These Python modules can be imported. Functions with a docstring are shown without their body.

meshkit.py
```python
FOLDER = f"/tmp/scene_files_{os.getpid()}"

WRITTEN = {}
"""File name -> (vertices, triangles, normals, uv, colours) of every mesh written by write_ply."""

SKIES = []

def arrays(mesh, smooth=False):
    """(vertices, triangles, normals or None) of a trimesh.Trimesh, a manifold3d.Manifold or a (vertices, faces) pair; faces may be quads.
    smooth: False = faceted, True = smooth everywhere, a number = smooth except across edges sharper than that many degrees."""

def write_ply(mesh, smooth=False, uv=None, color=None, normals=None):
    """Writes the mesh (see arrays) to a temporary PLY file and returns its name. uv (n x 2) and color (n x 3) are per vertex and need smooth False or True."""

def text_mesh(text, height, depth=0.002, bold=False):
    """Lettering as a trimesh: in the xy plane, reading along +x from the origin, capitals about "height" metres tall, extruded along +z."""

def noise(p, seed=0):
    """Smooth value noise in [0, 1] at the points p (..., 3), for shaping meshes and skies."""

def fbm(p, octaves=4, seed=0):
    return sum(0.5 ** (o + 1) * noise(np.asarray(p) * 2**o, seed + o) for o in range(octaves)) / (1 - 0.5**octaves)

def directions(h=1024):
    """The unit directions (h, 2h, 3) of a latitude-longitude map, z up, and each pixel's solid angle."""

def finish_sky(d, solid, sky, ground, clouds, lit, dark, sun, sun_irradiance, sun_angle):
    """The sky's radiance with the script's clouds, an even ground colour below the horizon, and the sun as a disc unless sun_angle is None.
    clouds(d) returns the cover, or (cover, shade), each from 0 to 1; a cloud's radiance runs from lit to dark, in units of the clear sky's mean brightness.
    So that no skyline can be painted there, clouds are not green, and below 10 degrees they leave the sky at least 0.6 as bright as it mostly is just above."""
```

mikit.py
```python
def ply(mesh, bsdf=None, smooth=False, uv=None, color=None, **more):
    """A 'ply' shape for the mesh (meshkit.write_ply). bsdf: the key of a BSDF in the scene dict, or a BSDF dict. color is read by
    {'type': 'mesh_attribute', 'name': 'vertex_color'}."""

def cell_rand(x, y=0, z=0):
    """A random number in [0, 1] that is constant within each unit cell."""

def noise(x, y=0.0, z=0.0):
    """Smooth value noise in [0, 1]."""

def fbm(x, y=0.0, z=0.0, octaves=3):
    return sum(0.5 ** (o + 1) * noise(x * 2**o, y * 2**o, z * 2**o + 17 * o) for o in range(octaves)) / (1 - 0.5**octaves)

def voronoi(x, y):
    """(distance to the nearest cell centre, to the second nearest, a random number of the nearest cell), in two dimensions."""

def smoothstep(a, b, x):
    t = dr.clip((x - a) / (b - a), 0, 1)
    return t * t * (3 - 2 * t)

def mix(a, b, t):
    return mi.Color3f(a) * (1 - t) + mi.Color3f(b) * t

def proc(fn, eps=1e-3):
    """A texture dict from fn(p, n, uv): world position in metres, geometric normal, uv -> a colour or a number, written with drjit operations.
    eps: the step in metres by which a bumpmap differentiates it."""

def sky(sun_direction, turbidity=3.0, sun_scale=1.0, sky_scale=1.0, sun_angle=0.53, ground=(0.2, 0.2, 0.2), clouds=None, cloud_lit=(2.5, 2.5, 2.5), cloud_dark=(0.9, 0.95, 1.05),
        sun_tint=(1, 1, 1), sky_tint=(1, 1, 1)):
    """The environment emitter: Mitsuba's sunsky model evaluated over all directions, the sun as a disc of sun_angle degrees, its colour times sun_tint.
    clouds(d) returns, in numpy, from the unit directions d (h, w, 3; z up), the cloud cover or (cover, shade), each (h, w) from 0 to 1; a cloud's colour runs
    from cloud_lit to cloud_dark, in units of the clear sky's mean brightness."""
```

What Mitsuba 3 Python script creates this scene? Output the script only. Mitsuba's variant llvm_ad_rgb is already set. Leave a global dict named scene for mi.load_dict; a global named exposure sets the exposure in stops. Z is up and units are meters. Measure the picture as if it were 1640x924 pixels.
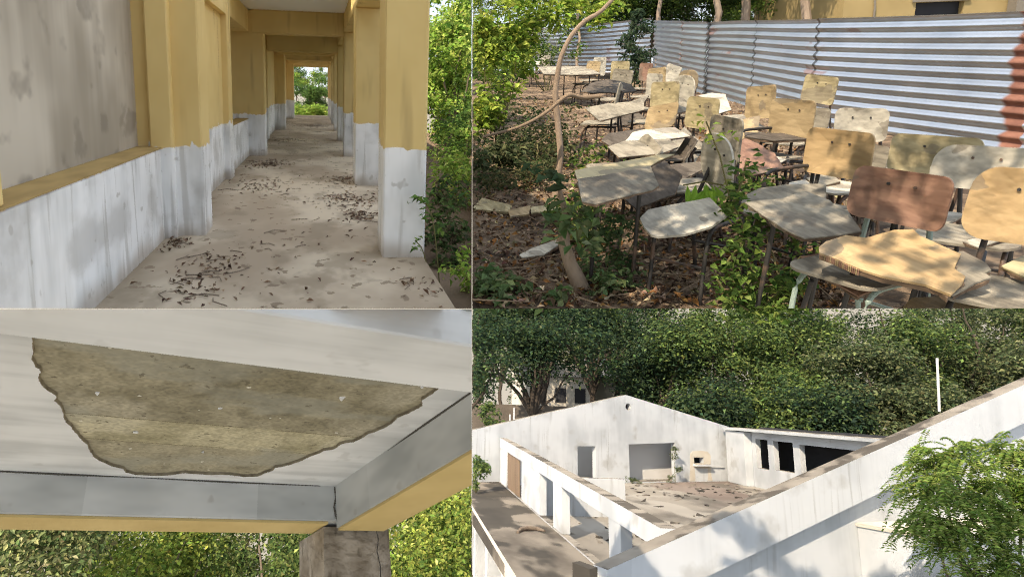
import math
import numpy as np, trimesh, mitsuba as mi, drjit as dr, mikit, meshkit
import manifold3d as m3
from mikit import noise, fbm, smoothstep, mix, voronoi

# ------------------------------------------------------------------ camera, light, exposure
EYE = np.array([0.0, 0.0, 1.5])
T4 = mi.ScalarTransform4f
scene, labels = {}, {}
scene['camera'] = {'type': 'perspective', 'fov': 70.98, 'fov_axis': 'x', 'near_clip': 0.05, 'far_clip': 1500.0,
                   'principal_point_offset_x': 0.07317, 'principal_point_offset_y': 0.08874,
                   'to_world': T4().look_at(origin=[0, 0, 1.5], target=[0, 0.9798, 1.5 - 0.19996], up=[0, 0.19996, 0.9798])}
def bearing(az, el):
    a, e = math.radians(az), math.radians(el)
    return [math.sin(a) * math.cos(e), math.cos(a) * math.cos(e), math.sin(e)]
def haze_cloud(d):
    return np.clip(0.5 + 0.9 * (meshkit.fbm(d * np.array([2.2, 2.2, 3.0]) + 4, 4, 3) - 0.45), 0, 1)
scene['sky'] = mikit.sky(bearing(-135, 52), turbidity=4.0, sun_scale=0.8, ground=(0.29, 0.28, 0.25), clouds=haze_cloud, cloud_lit=(2.6, 2.6, 2.55), cloud_dark=(1.5, 1.5, 1.5))
exposure = 2.4

# ------------------------------------------------------------------ the four stage sets: each a place with its own floor, tilt and scale
STAGES = {
    'corridor': (0.35, [[0.98657, -0.16121, 0.02621], [0.16123, 0.98692, 0.00122], [-0.02606, 0.00302, 0.99966]], [-0.0138, -0.0006, 0.9752]),
    'yard': (0.5, [[0.9992, -0.01055, -0.03855], [0.00799, 0.99779, -0.06602], [0.03916, 0.06566, 0.99707]], [0.0289, 0.0495, 0.7522]),
    'porch': (0.7, [[0.86054, -0.49962, -0.09928], [0.41586, 0.57651, 0.70334], [-0.29417, -0.64654, 0.70388]], [0.1112, -0.7877, 0.7116]),
    'hall': (2.0, [[0.99872, -0.03963, 0.0314], [0.02304, 0.90947, 0.41512], [-0.04501, -0.41387, 0.90922]], [-0.3203, -4.2343, -7.7741]),
}
# the sets meet along two straight edges: left sets | right sets, upper sets / lower sets
SIDE = np.array([1.0, -0.04771, 0.00974]); SIDE /= np.linalg.norm(SIDE)
DECK = np.array([0.0, 0.29751 / 1.00492, 0.95989 / 1.00492]); DECK /= np.linalg.norm(DECK)
CUT = {'corridor': [-SIDE, DECK], 'yard': [SIDE, DECK], 'porch': [-SIDE, -DECK], 'hall': [SIDE, -DECK]}
GAP = 0.0012

def world(stage, v):
    s, R, t = STAGES[stage]
    return np.asarray(v, float) @ (s * np.array(R)).T + np.array(t)

def local(stage):
    """world point -> the set's own metres, for materials"""
    s, R, t = STAGES[stage]
    A = np.array(R).T / s
    b = -A @ np.array(t)
    def fn(p):
        return [p.x * A[i, 0] + p.y * A[i, 1] + p.z * A[i, 2] + b[i] for i in range(3)]
    return fn

def local_up(stage):
    s, R, t = STAGES[stage]
    u = np.array(R)[:, 2]
    return lambda n: n.x * u[0] + n.y * u[1] + n.z * u[2]

# ------------------------------------------------------------------ shape helpers (local metres)
def box(x0, x1, y0, y1, z0, z1, bevel=0.0):
    if bevel:
        b = bevel
        pts = [(x, y, z) for x0_, x1_, y0_, y1_, z0_, z1_ in ((x0, x1, y0 + b, y1 - b, z0 + b, z1 - b), (x0 + b, x1 - b, y0, y1, z0 + b, z1 - b), (x0 + b, x1 - b, y0 + b, y1 - b, z0, z1))
               for x in (x0_, x1_) for y in (y0_, y1_) for z in (z0_, z1_)]
        return m3.Manifold.hull_points(np.array(pts))
    return m3.Manifold.cube([x1 - x0, y1 - y0, z1 - z0]).translate([x0, y0, z0])

def hull(pts):
    return m3.Manifold.hull_points(np.array(pts, float))

def prism(poly, z0, z1):
    """polygon in xy, extruded from z0 to z1"""
    poly = np.array(poly, float)
    a = np.sum(poly[:, 0] * np.roll(poly[:, 1], -1) - poly[:, 1] * np.roll(poly[:, 0], -1))
    if a < 0: poly = poly[::-1]
    return m3.Manifold.extrude(m3.CrossSection([poly]), z1 - z0).translate([0, 0, z0])

def frame(origin, ex, ey, ez):
    """3 x 4 matrix for Manifold.transform"""
    return np.column_stack([ex, ey, ez, origin])

def upright(poly, origin, along, thick):
    """polygon (u, z) standing up: u runs along the ground direction 'along'; the slab goes back by thick on the far side"""
    e = np.array([along[0], along[1], 0.0]); e /= np.linalg.norm(e)
    back = np.array([-e[1], e[0], 0.0])
    M = frame(np.array(origin, float) + back * thick, e, [0, 0, 1], -back)
    return prism(poly, 0, thick).transform(M)

def tri(m):
    if isinstance(m, m3.Manifold):
        k = m.to_mesh()
        return np.array(k.vert_properties[:, :3], float), np.array(k.tri_verts)
    if isinstance(m, trimesh.Trimesh): return np.array(m.vertices), np.array(m.faces)
    return np.asarray(m[0], float), np.asarray(m[1])

def tube(path, radii, n=7):
    path = np.array(path, float); k = len(path)
    radii = np.full(k, radii, float) if np.isscalar(radii) else np.array(radii, float)
    t = np.gradient(path, axis=0); t /= np.maximum(np.linalg.norm(t, axis=1, keepdims=True), 1e-9)
    ref = np.array([0.31, 0.17, 0.93]) if abs(t[:, 2]).mean() < 0.85 else np.array([1.0, 0.2, 0.1])
    a = np.cross(t, ref); a /= np.maximum(np.linalg.norm(a, axis=1, keepdims=True), 1e-9); b = np.cross(t, a)
    ang = np.arange(n) * 2 * np.pi / n
    v = path[:, None] + radii[:, None, None] * (np.cos(ang)[None, :, None] * a[:, None] + np.sin(ang)[None, :, None] * b[:, None])
    v = np.vstack([v.reshape(-1, 3), path[:1], path[-1:]])
    f = []
    for i in range(k - 1):
        for j in range(n):
            p, q = i * n + j, i * n + (j + 1) % n
            f += [[p, q, q + n], [p, q + n, p + n]]
    for j in range(n):
        f += [[k * n, (j + 1) % n, j], [k * n + 1, (k - 1) * n + j, (k - 1) * n + (j + 1) % n]]
    return v, np.array(f)

def bend(pts, n=5, r=0.35):
    """round the corners of a polyline"""
    pts = [np.array(p, float) for p in pts]
    out = [pts[0]]
    for a, b, c in zip(pts, pts[1:], pts[2:]):
        p, q = b + (a - b) * r, b + (c - b) * r
        for t in np.linspace(0, 1, n): out.append((1 - t) ** 2 * p + 2 * t * (1 - t) * b + t * t * q)
    return np.array(out + [pts[-1]])

def join(parts):
    vs, fs, at = [], [], 0
    for p in parts:
        v, f = tri(p); vs.append(v); fs.append(f + at); at += len(v)
    return np.vstack(vs), np.vstack(fs)

def numbered(k):
    if k not in used: used[k] = 0; return k
    used[k] += 1
    return f'{k}_{used[k]:03d}'
used = {}

def shape(key, stage, mesh, bsdf, smooth=False, cut=(), color=None, uv=None):
    """one entry of the scene. cut: 's' trims at the side edge, 'd' at the deck edge"""
    planes = [n for n, c in zip(CUT[stage], 'sd') if c in cut]
    if isinstance(mesh, m3.Manifold):
        v, f = tri(mesh)
        if planes:
            w = world(stage, v)
            mm = m3.Manifold(m3.Mesh(np.ascontiguousarray(w, np.float32), np.ascontiguousarray(f, np.uint32)))
            for n in planes: mm = mm.trim_by_plane(n.tolist(), float(n @ EYE) + GAP)
            v, f = tri(mm)
        else: v = world(stage, v)
    else:
        v, f = tri(mesh); v = world(stage, v)
        if planes and color is None:
            for n in planes:
                k = trimesh.intersections.slice_mesh_plane(trimesh.Trimesh(v, f, process=False), n, EYE + n * GAP)
                v, f = np.array(k.vertices), np.array(k.faces)
        elif planes:
            keep = np.ones(len(f), bool)
            for n in planes: keep &= ((v @ n - n @ EYE) > GAP)[f].all(1)
            f = f[keep]; u, inv = np.unique(f, return_inverse=True)
            v, f = v[u], inv.reshape(-1, 3)
            if color is not None: color = color[u]
    if not len(f): return None
    key = numbered(key)
    scene[key] = mikit.ply((v, f), bsdf, smooth=smooth, color=color)
    return key

def thing(key, label, category, group=None, kind=None):
    labels[key] = {'label': label, 'category': category}
    if group: labels[key]['group'] = group
    if kind: labels[key]['kind'] = kind
    return key
def setting(key): labels[key] = {'kind': 'structure', 'label': key.replace('_', ' ')}

# ------------------------------------------------------------------ leaves
def leaf_quads(P, size, rng, aspect=0.55, up=0.45, fold=0.16, out=None, axis=None, taper=0.45, face=None):
    """leaf blades (2 triangles, folded along the rib) at the points P"""
    n = len(P)
    nrm = rng.normal(size=(n, 3)); nrm /= np.linalg.norm(nrm, axis=1, keepdims=True)
    nrm[:, 2] = np.abs(nrm[:, 2])
    nrm += np.array([0, 0, up * 2]) if face is None else np.array(face)   # leaves turn towards the light
    if out is not None: nrm += out
    nrm /= np.linalg.norm(nrm, axis=1, keepdims=True)
    a = rng.normal(size=(n, 3)) if axis is None else axis + 0.25 * rng.normal(size=(n, 3))
    a -= nrm * (a * nrm).sum(1, keepdims=True); a /= np.maximum(np.linalg.norm(a, axis=1, keepdims=True), 1e-9)
    b = np.cross(nrm, a)
    s = (size * rng.uniform(0.6, 1.35, n))[:, None] if np.isscalar(size) else np.asarray(size)[:, None]
    base, tip = P - a * s * 0.5, P + a * s * 0.5 - nrm * s * 0.10
    mid = P - a * s * (0.5 - taper)
    l, r = mid + b * s * aspect * 0.5 + nrm * s * fold, mid - b * s * aspect * 0.5 + nrm * s * fold
    v = np.stack([base, l, tip, r], 1).reshape(-1, 3)
    i = np.arange(n) * 4
    f = np.vstack([np.stack([i, i + 2, i + 1], 1), np.stack([i, i + 3, i + 2], 1)])
    return v, f

def leaf_color(n, tones, rng, var=0.25, weights=None):
    """tones: list of base colours of the leaves; per-leaf variation; four vertices a leaf"""
    tones = np.array(tones, float)
    c = tones[rng.choice(len(tones), n, p=weights)] * np.exp(rng.normal(0, var, (n, 1))) * np.exp(rng.normal(0, 0.06, (n, 3)))
    return np.repeat(np.clip(c, 0.004, 0.9), 4, axis=0)

def clumps(rng, centre, radii, n, r, per, shell=0.55):
    """leaf points of a crown: n clumps spread in an ellipsoid, 'per' leaves in each; clumps differ in size"""
    d = rng.normal(size=(n, 3)); d /= np.linalg.norm(d, axis=1, keepdims=True)
    q = d * (rng.uniform(0, 1, (n, 1)) ** shell)
    C = np.array(centre) + q * np.array(radii)
    P, O = [], []
    for c, w in zip(C, rng.uniform(0.55, 1.45, n)):
        k = max(3, int(per * w * w))
        g = rng.normal(size=(k, 3)) * np.array([1, 1, 0.62])
        g = g / np.maximum(np.linalg.norm(g, axis=1, keepdims=True), 1e-9) * (rng.uniform(0, 1, (k, 1)) ** 0.45)
        P.append(c + g * r * w); O.append(g * 0.8)
    return C, np.vstack(P), np.vstack(O)

def limb(rng, a, b, r0, r1, wig=0.08, n=6):
    a, b = np.array(a, float), np.array(b, float)
    L = np.linalg.norm(b - a); t = np.linspace(0, 1, n)[:, None]
    p = a + (b - a) * t + np.sin(t * np.pi) * np.array([0, 0, L * 0.08])
    p[1:-1] += rng.normal(0, wig * L / n, (n - 2, 3))
    return tube(p, np.linspace(r0, r1, n), 6)

def tree(stage, kind, label, category, base, crown, radii, seed, tones, n=40, r=0.5, per=120, size=0.16, trunk=0.12, lean=(0, 0), group=None, bark='bark', shell=0.55, cut='s', limbs=9, aspect=0.55,
         up=0.45, weights=None, leaf_mat='leaf', fork=0.45, var=0.25, face=None):
    rng = np.random.default_rng(seed)
    key = numbered(kind); thing(key, label, category, group)
    base, crown = np.array(base, float), np.array(crown, float)
    C, P, O = clumps(rng, crown, radii, n, r, per, shell)
    f0 = base + (crown - base) * fork + np.array([lean[0], lean[1], 0])
    parts = [limb(rng, base, f0, trunk, trunk * 0.7, 0.1, 8)]
    pick = C[rng.permutation(len(C))[:limbs]]
    for c in pick:
        m = f0 + (c - f0) * 0.5 + rng.normal(0, 0.06, 3) * np.linalg.norm(c - f0)
        parts += [limb(rng, f0, m, trunk * 0.55, trunk * 0.3), limb(rng, m, c, trunk * 0.3, trunk * 0.08)]
    v, f = join(parts)
    shape(key + '__trunk', stage, (v, f), bark, 50, cut)
    lv, lf = leaf_quads(P, size, rng, aspect, up, out=O, face=face)
    shape(key + '__crown', stage, (lv, lf), leaf_mat, False, cut, leaf_color(len(P), tones, rng, var, weights))
    return key

def shrub(stage, kind, label, category, spots, seed, tones, per=200, size=0.12, r=0.35, group=None, cut='s', stems=True, up=0.4, aspect=0.55, foot=0.0, leaf_mat='leaf', var=0.25, stem_mat='stem'):
    """spots: list of (x, y, z, r) leaf clumps; stems run from the foot to each"""
    rng = np.random.default_rng(seed)
    key = numbered(kind); thing(key, label, category, group)
    P, O, st = [], [], []
    foot_c = np.mean([s[:2] for s in spots], axis=0)
    for (x, y, z, rr) in spots:
        C, p, o = clumps(rng, (x, y, z), (rr, rr, rr * 0.8), 7, rr * r / 0.35 * 0.55, max(4, per // 7))
        P.append(p); O.append(o)
        a = np.array([foot_c[0] * 0.96 + x * 0.04, foot_c[1] * 0.96 + y * 0.04, foot])
        st.append(limb(rng, a, (x, y, z), max(0.006, rr * 0.035), max(0.003, rr * 0.012), 0.15, 6))
    P, O = np.vstack(P), np.vstack(O)
    if stems: shape(key + '__stem', stage, join(st), stem_mat, 50, cut)
    lv, lf = leaf_quads(P, size, rng, aspect, up, out=O)
    shape(key + '__foliage', stage, (lv, lf), leaf_mat, False, cut, leaf_color(len(P), tones, rng, var))
    return key

# ------------------------------------------------------------------ materials
def mat(key, base, rough=0.8, bump=None, bump_scale=0.01, spec=0.3, metallic=0.0):
    b = {'type': 'principled', 'base_color': base if isinstance(base, dict) else {'type': 'rgb', 'value': list(base)}, 'roughness': rough, 'specular': spec, 'metallic': metallic}
    if bump is not None: b = {'type': 'bumpmap', 'arbitrary': mikit.proc(bump, 2e-3), 'bsdf': b, 'scale': bump_scale}
    scene[key] = {'type': 'twosided', 'bsdf': b}
scene['leaf'] = {'type': 'principledthin', 'base_color': {'type': 'mesh_attribute', 'name': 'vertex_color'}, 'roughness': 0.55, 'diff_trans': 0.75, 'eta': 1.35}
scene['dry_leaf'] = {'type': 'twosided', 'bsdf': {'type': 'diffuse', 'reflectance': {'type': 'mesh_attribute', 'name': 'vertex_color'}}}

Lc, Ly, Lp, Lh = local('corridor'), local('yard'), local('porch'), local('hall')
Uh = local_up('hall'); Uy = local_up('yard')
C3 = mi.Color3f

def bark_fn(p, n, uv):
    return mix((0.10, 0.075, 0.055), (0.26, 0.21, 0.165), fbm(p.x * 14, p.y * 14, p.z * 3.5))
mat('bark', mikit.proc(bark_fn), 0.9)
def pale_bark_fn(p, n, uv):
    return mix((0.22, 0.165, 0.12), (0.42, 0.33, 0.25), fbm(p.x * 22, p.y * 22, p.z * 7))
mat('pale_bark', mikit.proc(pale_bark_fn), 0.9)
mat('stem', (0.13, 0.12, 0.05), 0.8)
mat('dead_twig', (0.24, 0.18, 0.125), 0.9)

def streaks(a, b, z, f=9.0, down=0.7):
    """vertical wash streaks on a wall: a, b ground coordinates"""
    return fbm(a * f, b * f, z * down, 4)
# ================================================================== the yellow and white school corridor
def corridor_paint(p, n, uv):
    x, y, z = Lc(p)
    edge = mix(0.90, 0.985, smoothstep(-0.6, 0.2, x)).x + 0.05 * (noise(x * 5 + 3, y * 1.9) - 0.5) + 0.035 * (noise(x * 24, y * 24) - 0.5) + 0.05 * smoothstep(0.72, 0.8, noise(x * 13 + 1, y * 11))
    w = fbm(x * 2.1 + 7, y * 1.3, z * 1.6, 4); s = streaks(x, y, z, 8.0, 1.2)
    white = mix((0.62, 0.635, 0.63), (0.86, 0.87, 0.87), smoothstep(0.25, 0.62, w * 0.55 + s * 0.45))
    spot = smoothstep(0.69, 0.8, fbm(x * 13, y * 9, z * 9, 3))
    white = mix(white, (0.36, 0.34, 0.30), 0.5 * spot)
    white = mix(white, (0.42, 0.41, 0.385), 0.55 * smoothstep(0.52, 0.74, fbm(x * 2.6 + 1, y * 1.9, z * 2.2, 6)))
    white = mix(white, (0.40, 0.385, 0.35), 0.5 * smoothstep(0.58, 0.76, fbm(x * 17 + y * 14, 2.0, z * 0.9, 3)))
    foot = smoothstep(0.2, 0.0, z + 0.12 * (noise(x * 6, y * 6) - 0.5))
    white = mix(white, (0.36, 0.30, 0.23), 0.7 * foot)
    yellow = mix((0.64, 0.475, 0.185), (0.76, 0.59, 0.265), fbm(x * 3, y * 2, z * 2 + 5, 3))
    yellow = mix(yellow, (0.36, 0.26, 0.11), 0.5 * smoothstep(0.6, 0.8, streaks(x, y, z + 3, 5.0, 0.5)))
    return mix(white, yellow, smoothstep(edge - 0.006, edge + 0.006, z))
mat('corridor_paint', mikit.proc(corridor_paint), 0.7, lambda p, n, uv: fbm(*[v * 14 for v in Lc(p)], 4), 0.0022)
def plaster_fn(p, n, uv):
    x, y, z = Lc(p)
    a = fbm(x * 1.2, y * 1.1 + 3, z * 0.9, 4); s = streaks(x, y, z, 7.0, 0.5)
    c = mix((0.36, 0.315, 0.245), (0.60, 0.545, 0.45), smoothstep(0.3, 0.68, 0.78 * a + 0.22 * s))
    return mix(c, (0.22, 0.19, 0.15), 0.55 * smoothstep(0.62, 0.75, fbm(x * 4, y * 3 + 9, z * 3.4, 4)))
mat('grey_render', mikit.proc(plaster_fn), 0.9)
def sill_fn(p, n, uv):
    x, y, z = Lc(p)
    return mix((0.26, 0.18, 0.075), (0.46, 0.33, 0.14), fbm(x * 9, y * 3, z * 9, 4))
mat('dirty_sill', mikit.proc(sill_fn), 0.9)
def cfloor_fn(p, n, uv):
    x, y, z = Lc(p)
    c = mix((0.37, 0.305, 0.23), (0.56, 0.49, 0.385), smoothstep(0.28, 0.7, fbm(x * 1.5, y * 0.8, 0, 5)))
    c = mix(c, (0.25, 0.205, 0.15), 0.55 * smoothstep(0.56, 0.72, fbm(x * 3.1 + 4, y * 1.7, 0, 5)))
    c = mix(c, (0.17, 0.13, 0.09), 0.7 * smoothstep(0.70, 0.78, fbm(x * 11, y * 8 + 3, 0, 3)))
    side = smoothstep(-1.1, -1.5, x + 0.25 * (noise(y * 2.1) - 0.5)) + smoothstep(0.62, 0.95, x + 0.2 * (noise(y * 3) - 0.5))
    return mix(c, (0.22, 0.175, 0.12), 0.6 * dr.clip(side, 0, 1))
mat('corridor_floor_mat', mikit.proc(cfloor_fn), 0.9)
mat('corridor_ceiling', (0.82, 0.82, 0.78), 0.9)
def soil_fn(p, n, uv):
    return mix((0.085, 0.06, 0.04), (0.22, 0.165, 0.115), fbm(p.x * 4.5, p.y * 4.5, p.z * 4.5, 5))
mat('soil', mikit.proc(soil_fn), 0.95)

S = 'corridor'
setting('corridor_floor'); setting('garden_ground')
# slab: the front face slopes away under the deck edge
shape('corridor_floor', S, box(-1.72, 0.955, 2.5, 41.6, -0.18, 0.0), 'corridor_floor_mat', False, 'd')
def garden(x0, x1, y0, y1, nx, ny):
    gx, gy = np.meshgrid(np.linspace(x0, x1, nx), np.linspace(y0, y1, ny)); gp = np.stack([gx, gy, gx * 0], -1).reshape(-1, 3)
    gp[:, 2] = -0.25 + 0.25 * (meshkit.fbm(gp * 0.4, 3, 5) - 0.5)
    gi = np.arange(nx * ny).reshape(ny, nx)
    return gp, np.vstack([np.stack([gi[:-1, :-1], gi[:-1, 1:], gi[1:, 1:]], -1).reshape(-1, 3), np.stack([gi[:-1, :-1], gi[1:, 1:], gi[1:, :-1]], -1).reshape(-1, 3)])
shape('garden_ground', S, join([garden(0.9, 9, 4.4, 32, 17, 56), garden(-3, 3.5, 41, 60, 14, 39)]), 'soil', True, 'sd')

B = thing('school_corridor', 'open school corridor painted yellow above and white below, with beams and two rows of columns', 'building')
def cor(part, m, bsdf='corridor_paint', label=None, sm=False):
    k = shape(f'{B}__{part}', S, m, bsdf, sm, 'd')
    if k and label: labels[k] = {'label': label}
    return k
# left side: parapets with openings, solid bays, pilasters and columns
cor('parapet', box(-1.76, -1.5, -6, 7.32, -0.1, 0.885, 0.012), label='low white parapet stained grey under the walled-up opening')
cor('sill', box(-1.75, -1.497, -6, 7.42, 0.886, 0.90), 'dirty_sill', 'bare brown sill of the nearest opening')
cor('infill_panel', box(-1.90, -1.735, 3.4, 7.6, 0.901, 3.1), 'grey_render', 'bare grey rendered panel filling the nearest opening')
cor('jamb', box(-1.76, -1.5, -6, 3.735, 0.901, 3.3, 0.012))
cor('jamb', box(-1.76, -1.5, 7.44, 7.9, -0.1, 3.1, 0.012))
cor('pilaster', box(-1.6, -1.39, 7.33, 7.9, -0.1, 3.1, 0.014))
cor('column', box(-1.62, -1.135, 7.46, 8.0, -0.1, 3.1, 0.016), label='square column at the end of the grey rendered panel')
cor('wall', box(-1.8, -1.5, 8.0, 12.2, -0.1, 3.1), label='solid yellow and white wall bay between two columns')
cor('pilaster', box(-1.6, -1.40, 12.15, 12.6, -0.1, 3.1, 0.014))
def bay(y0, y1, mat_='grey_render'):
    cor('parapet', box(-1.76, -1.5, y0, y1, -0.1, 0.80, 0.012))
    cor('sill', box(-1.75, -1.497, y0, y1, 0.801, 0.815), 'dirty_sill')
    cor('infill_panel', box(-2.1, -1.95, y0 - 0.2, y1 + 0.2, 0.4, 3.1), mat_)
    cor('lintel', box(-1.82, -1.452, y0, y1, 2.655, 3.1))
    cor('jamb', box(-1.95, -1.5, y1 + 0.004, y1 + 0.3, -0.1, 3.1))
cor('lintel', box(-1.82, -1.405, 8.004, 12.146, 2.60, 3.09))
bay(12.6, 16.45)
cor('column', box(-1.62, -1.14, 16.46, 16.98, -0.1, 3.1, 0.016), label='second column on the walled side of the corridor')
bay(17.0, 21.3)
cor('pilaster', box(-1.6, -1.40, 21.5, 22.0, -0.1, 3.1, 0.014))
cor('wall', box(-1.8, -1.5, 21.9, 26.75, -0.1, 3.1))
cor('column', box(-1.62, -1.14, 26.7, 27.3, -0.1, 3.1, 0.016), label='third column on the walled side of the corridor')
bay(27.3, 31.4)
cor('pilaster', box(-1.6, -1.40, 31.5, 32, -0.1, 3.1, 0.014))
cor('wall', box(-1.8, -1.5, 31.9, 41.6, -0.1, 3.1))
cor('column', box(-1.62, -1.14, 36.6, 37.2, -0.1, 3.1, 0.016))
cor('wall', box(-2.3, -1.95, 6.5, 42, -0.1, 3.3), 'grey_render')
cor('wall', box(-1.9, -1.764, -6, 3.4, -0.1, 3.3), 'grey_render')
cor('added_upper_wall', box(-2.3, -1.95, -7, 13, 3.302, 6.6), 'grey_render')  # unseen upper wall, added to keep direct sun out of the near bays
# right side: free columns and the edge beam
for i, y in enumerate((6.4, 11.4, 16.4, 21.4, 26.4, 31.4, 36.4, 41.0)):
    cor('column', box(0.578, 0.966, y, y + 0.55, -0.15, 2.72, 0.016), label=('nearest free-standing column, a sprig growing at its foot' if i == 0 else 'second free-standing column, in shade' if i == 1 else None))
cor('edge_beam', box(0.582, 0.962, 6.404, 41.6, 2.722, 3.118, 0.01))
for i, y in enumerate((16.4, 21.4, 26.4, 31.4, 36.4, 41.0)):
    cor('beam', box(-1.40, 0.585, y + 0.05, y + 0.42, 2.63 if i != 1 else 2.5, 3.118, 0.012))
cor('ceiling_slab', box(-1.95, 1.35, 12.9, 41.9, 3.12, 3.30), 'corridor_ceiling')
# ================================================================== the porch ceiling with its fallen plaster
S = 'porch'
def lime_fn(p, n, uv):
    x, y, z = Lp(p)
    brush = fbm(x * 1.1, y * 9, z * 9, 4); w = fbm(x * 2.2, y * 2.0 + 4, z * 2.5, 4)
    c = mix((0.50, 0.51, 0.50), (0.69, 0.70, 0.69), smoothstep(0.28, 0.66, 0.5 * brush + 0.5 * w))
    return mix(c, (0.42, 0.42, 0.40), 0.4 * smoothstep(0.68, 0.84, fbm(x * 9, y * 9, z * 9, 3)))
mat('lime_paint', mikit.proc(lime_fn), 0.85, lambda p, n, uv: fbm(*[v * 24 for v in Lp(p)], 3), 0.002)
def beam_fn(p, n, uv):
    x, y, z = Lp(p)
    # grey lime wash that stops at a ragged line above the yellow underside; darker patches where it was touched up
    w = fbm(x * 1.8 + 2, y * 1.8, z * 4, 4)
    tone = mikit.cell_rand(dr.floor((x + 0.55) * 0.95), dr.floor(y * 0.7)) * 0.11
    c = mix((0.40, 0.41, 0.395), (0.58, 0.585, 0.56), smoothstep(0.25, 0.7, w)) - tone
    c = mix(c, (0.30, 0.28, 0.24), 0.4 * smoothstep(0.72, 0.86, fbm(x * 8, y * 8, z * 8, 3)))
    return C3(dr.maximum(c, 0.02))
mat('beam_paint', mikit.proc(beam_fn), 0.85, lambda p, n, uv: fbm(*[v * 20 for v in Lp(p)], 3), 0.003)
def ochre_fn(p, n, uv):
    x, y, z = Lp(p)
    return mix((0.44, 0.33, 0.13), (0.58, 0.45, 0.20), fbm(x * 4, y * 4, z * 4, 4))
mat('ochre_paint', mikit.proc(ochre_fn), 0.8)
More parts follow.
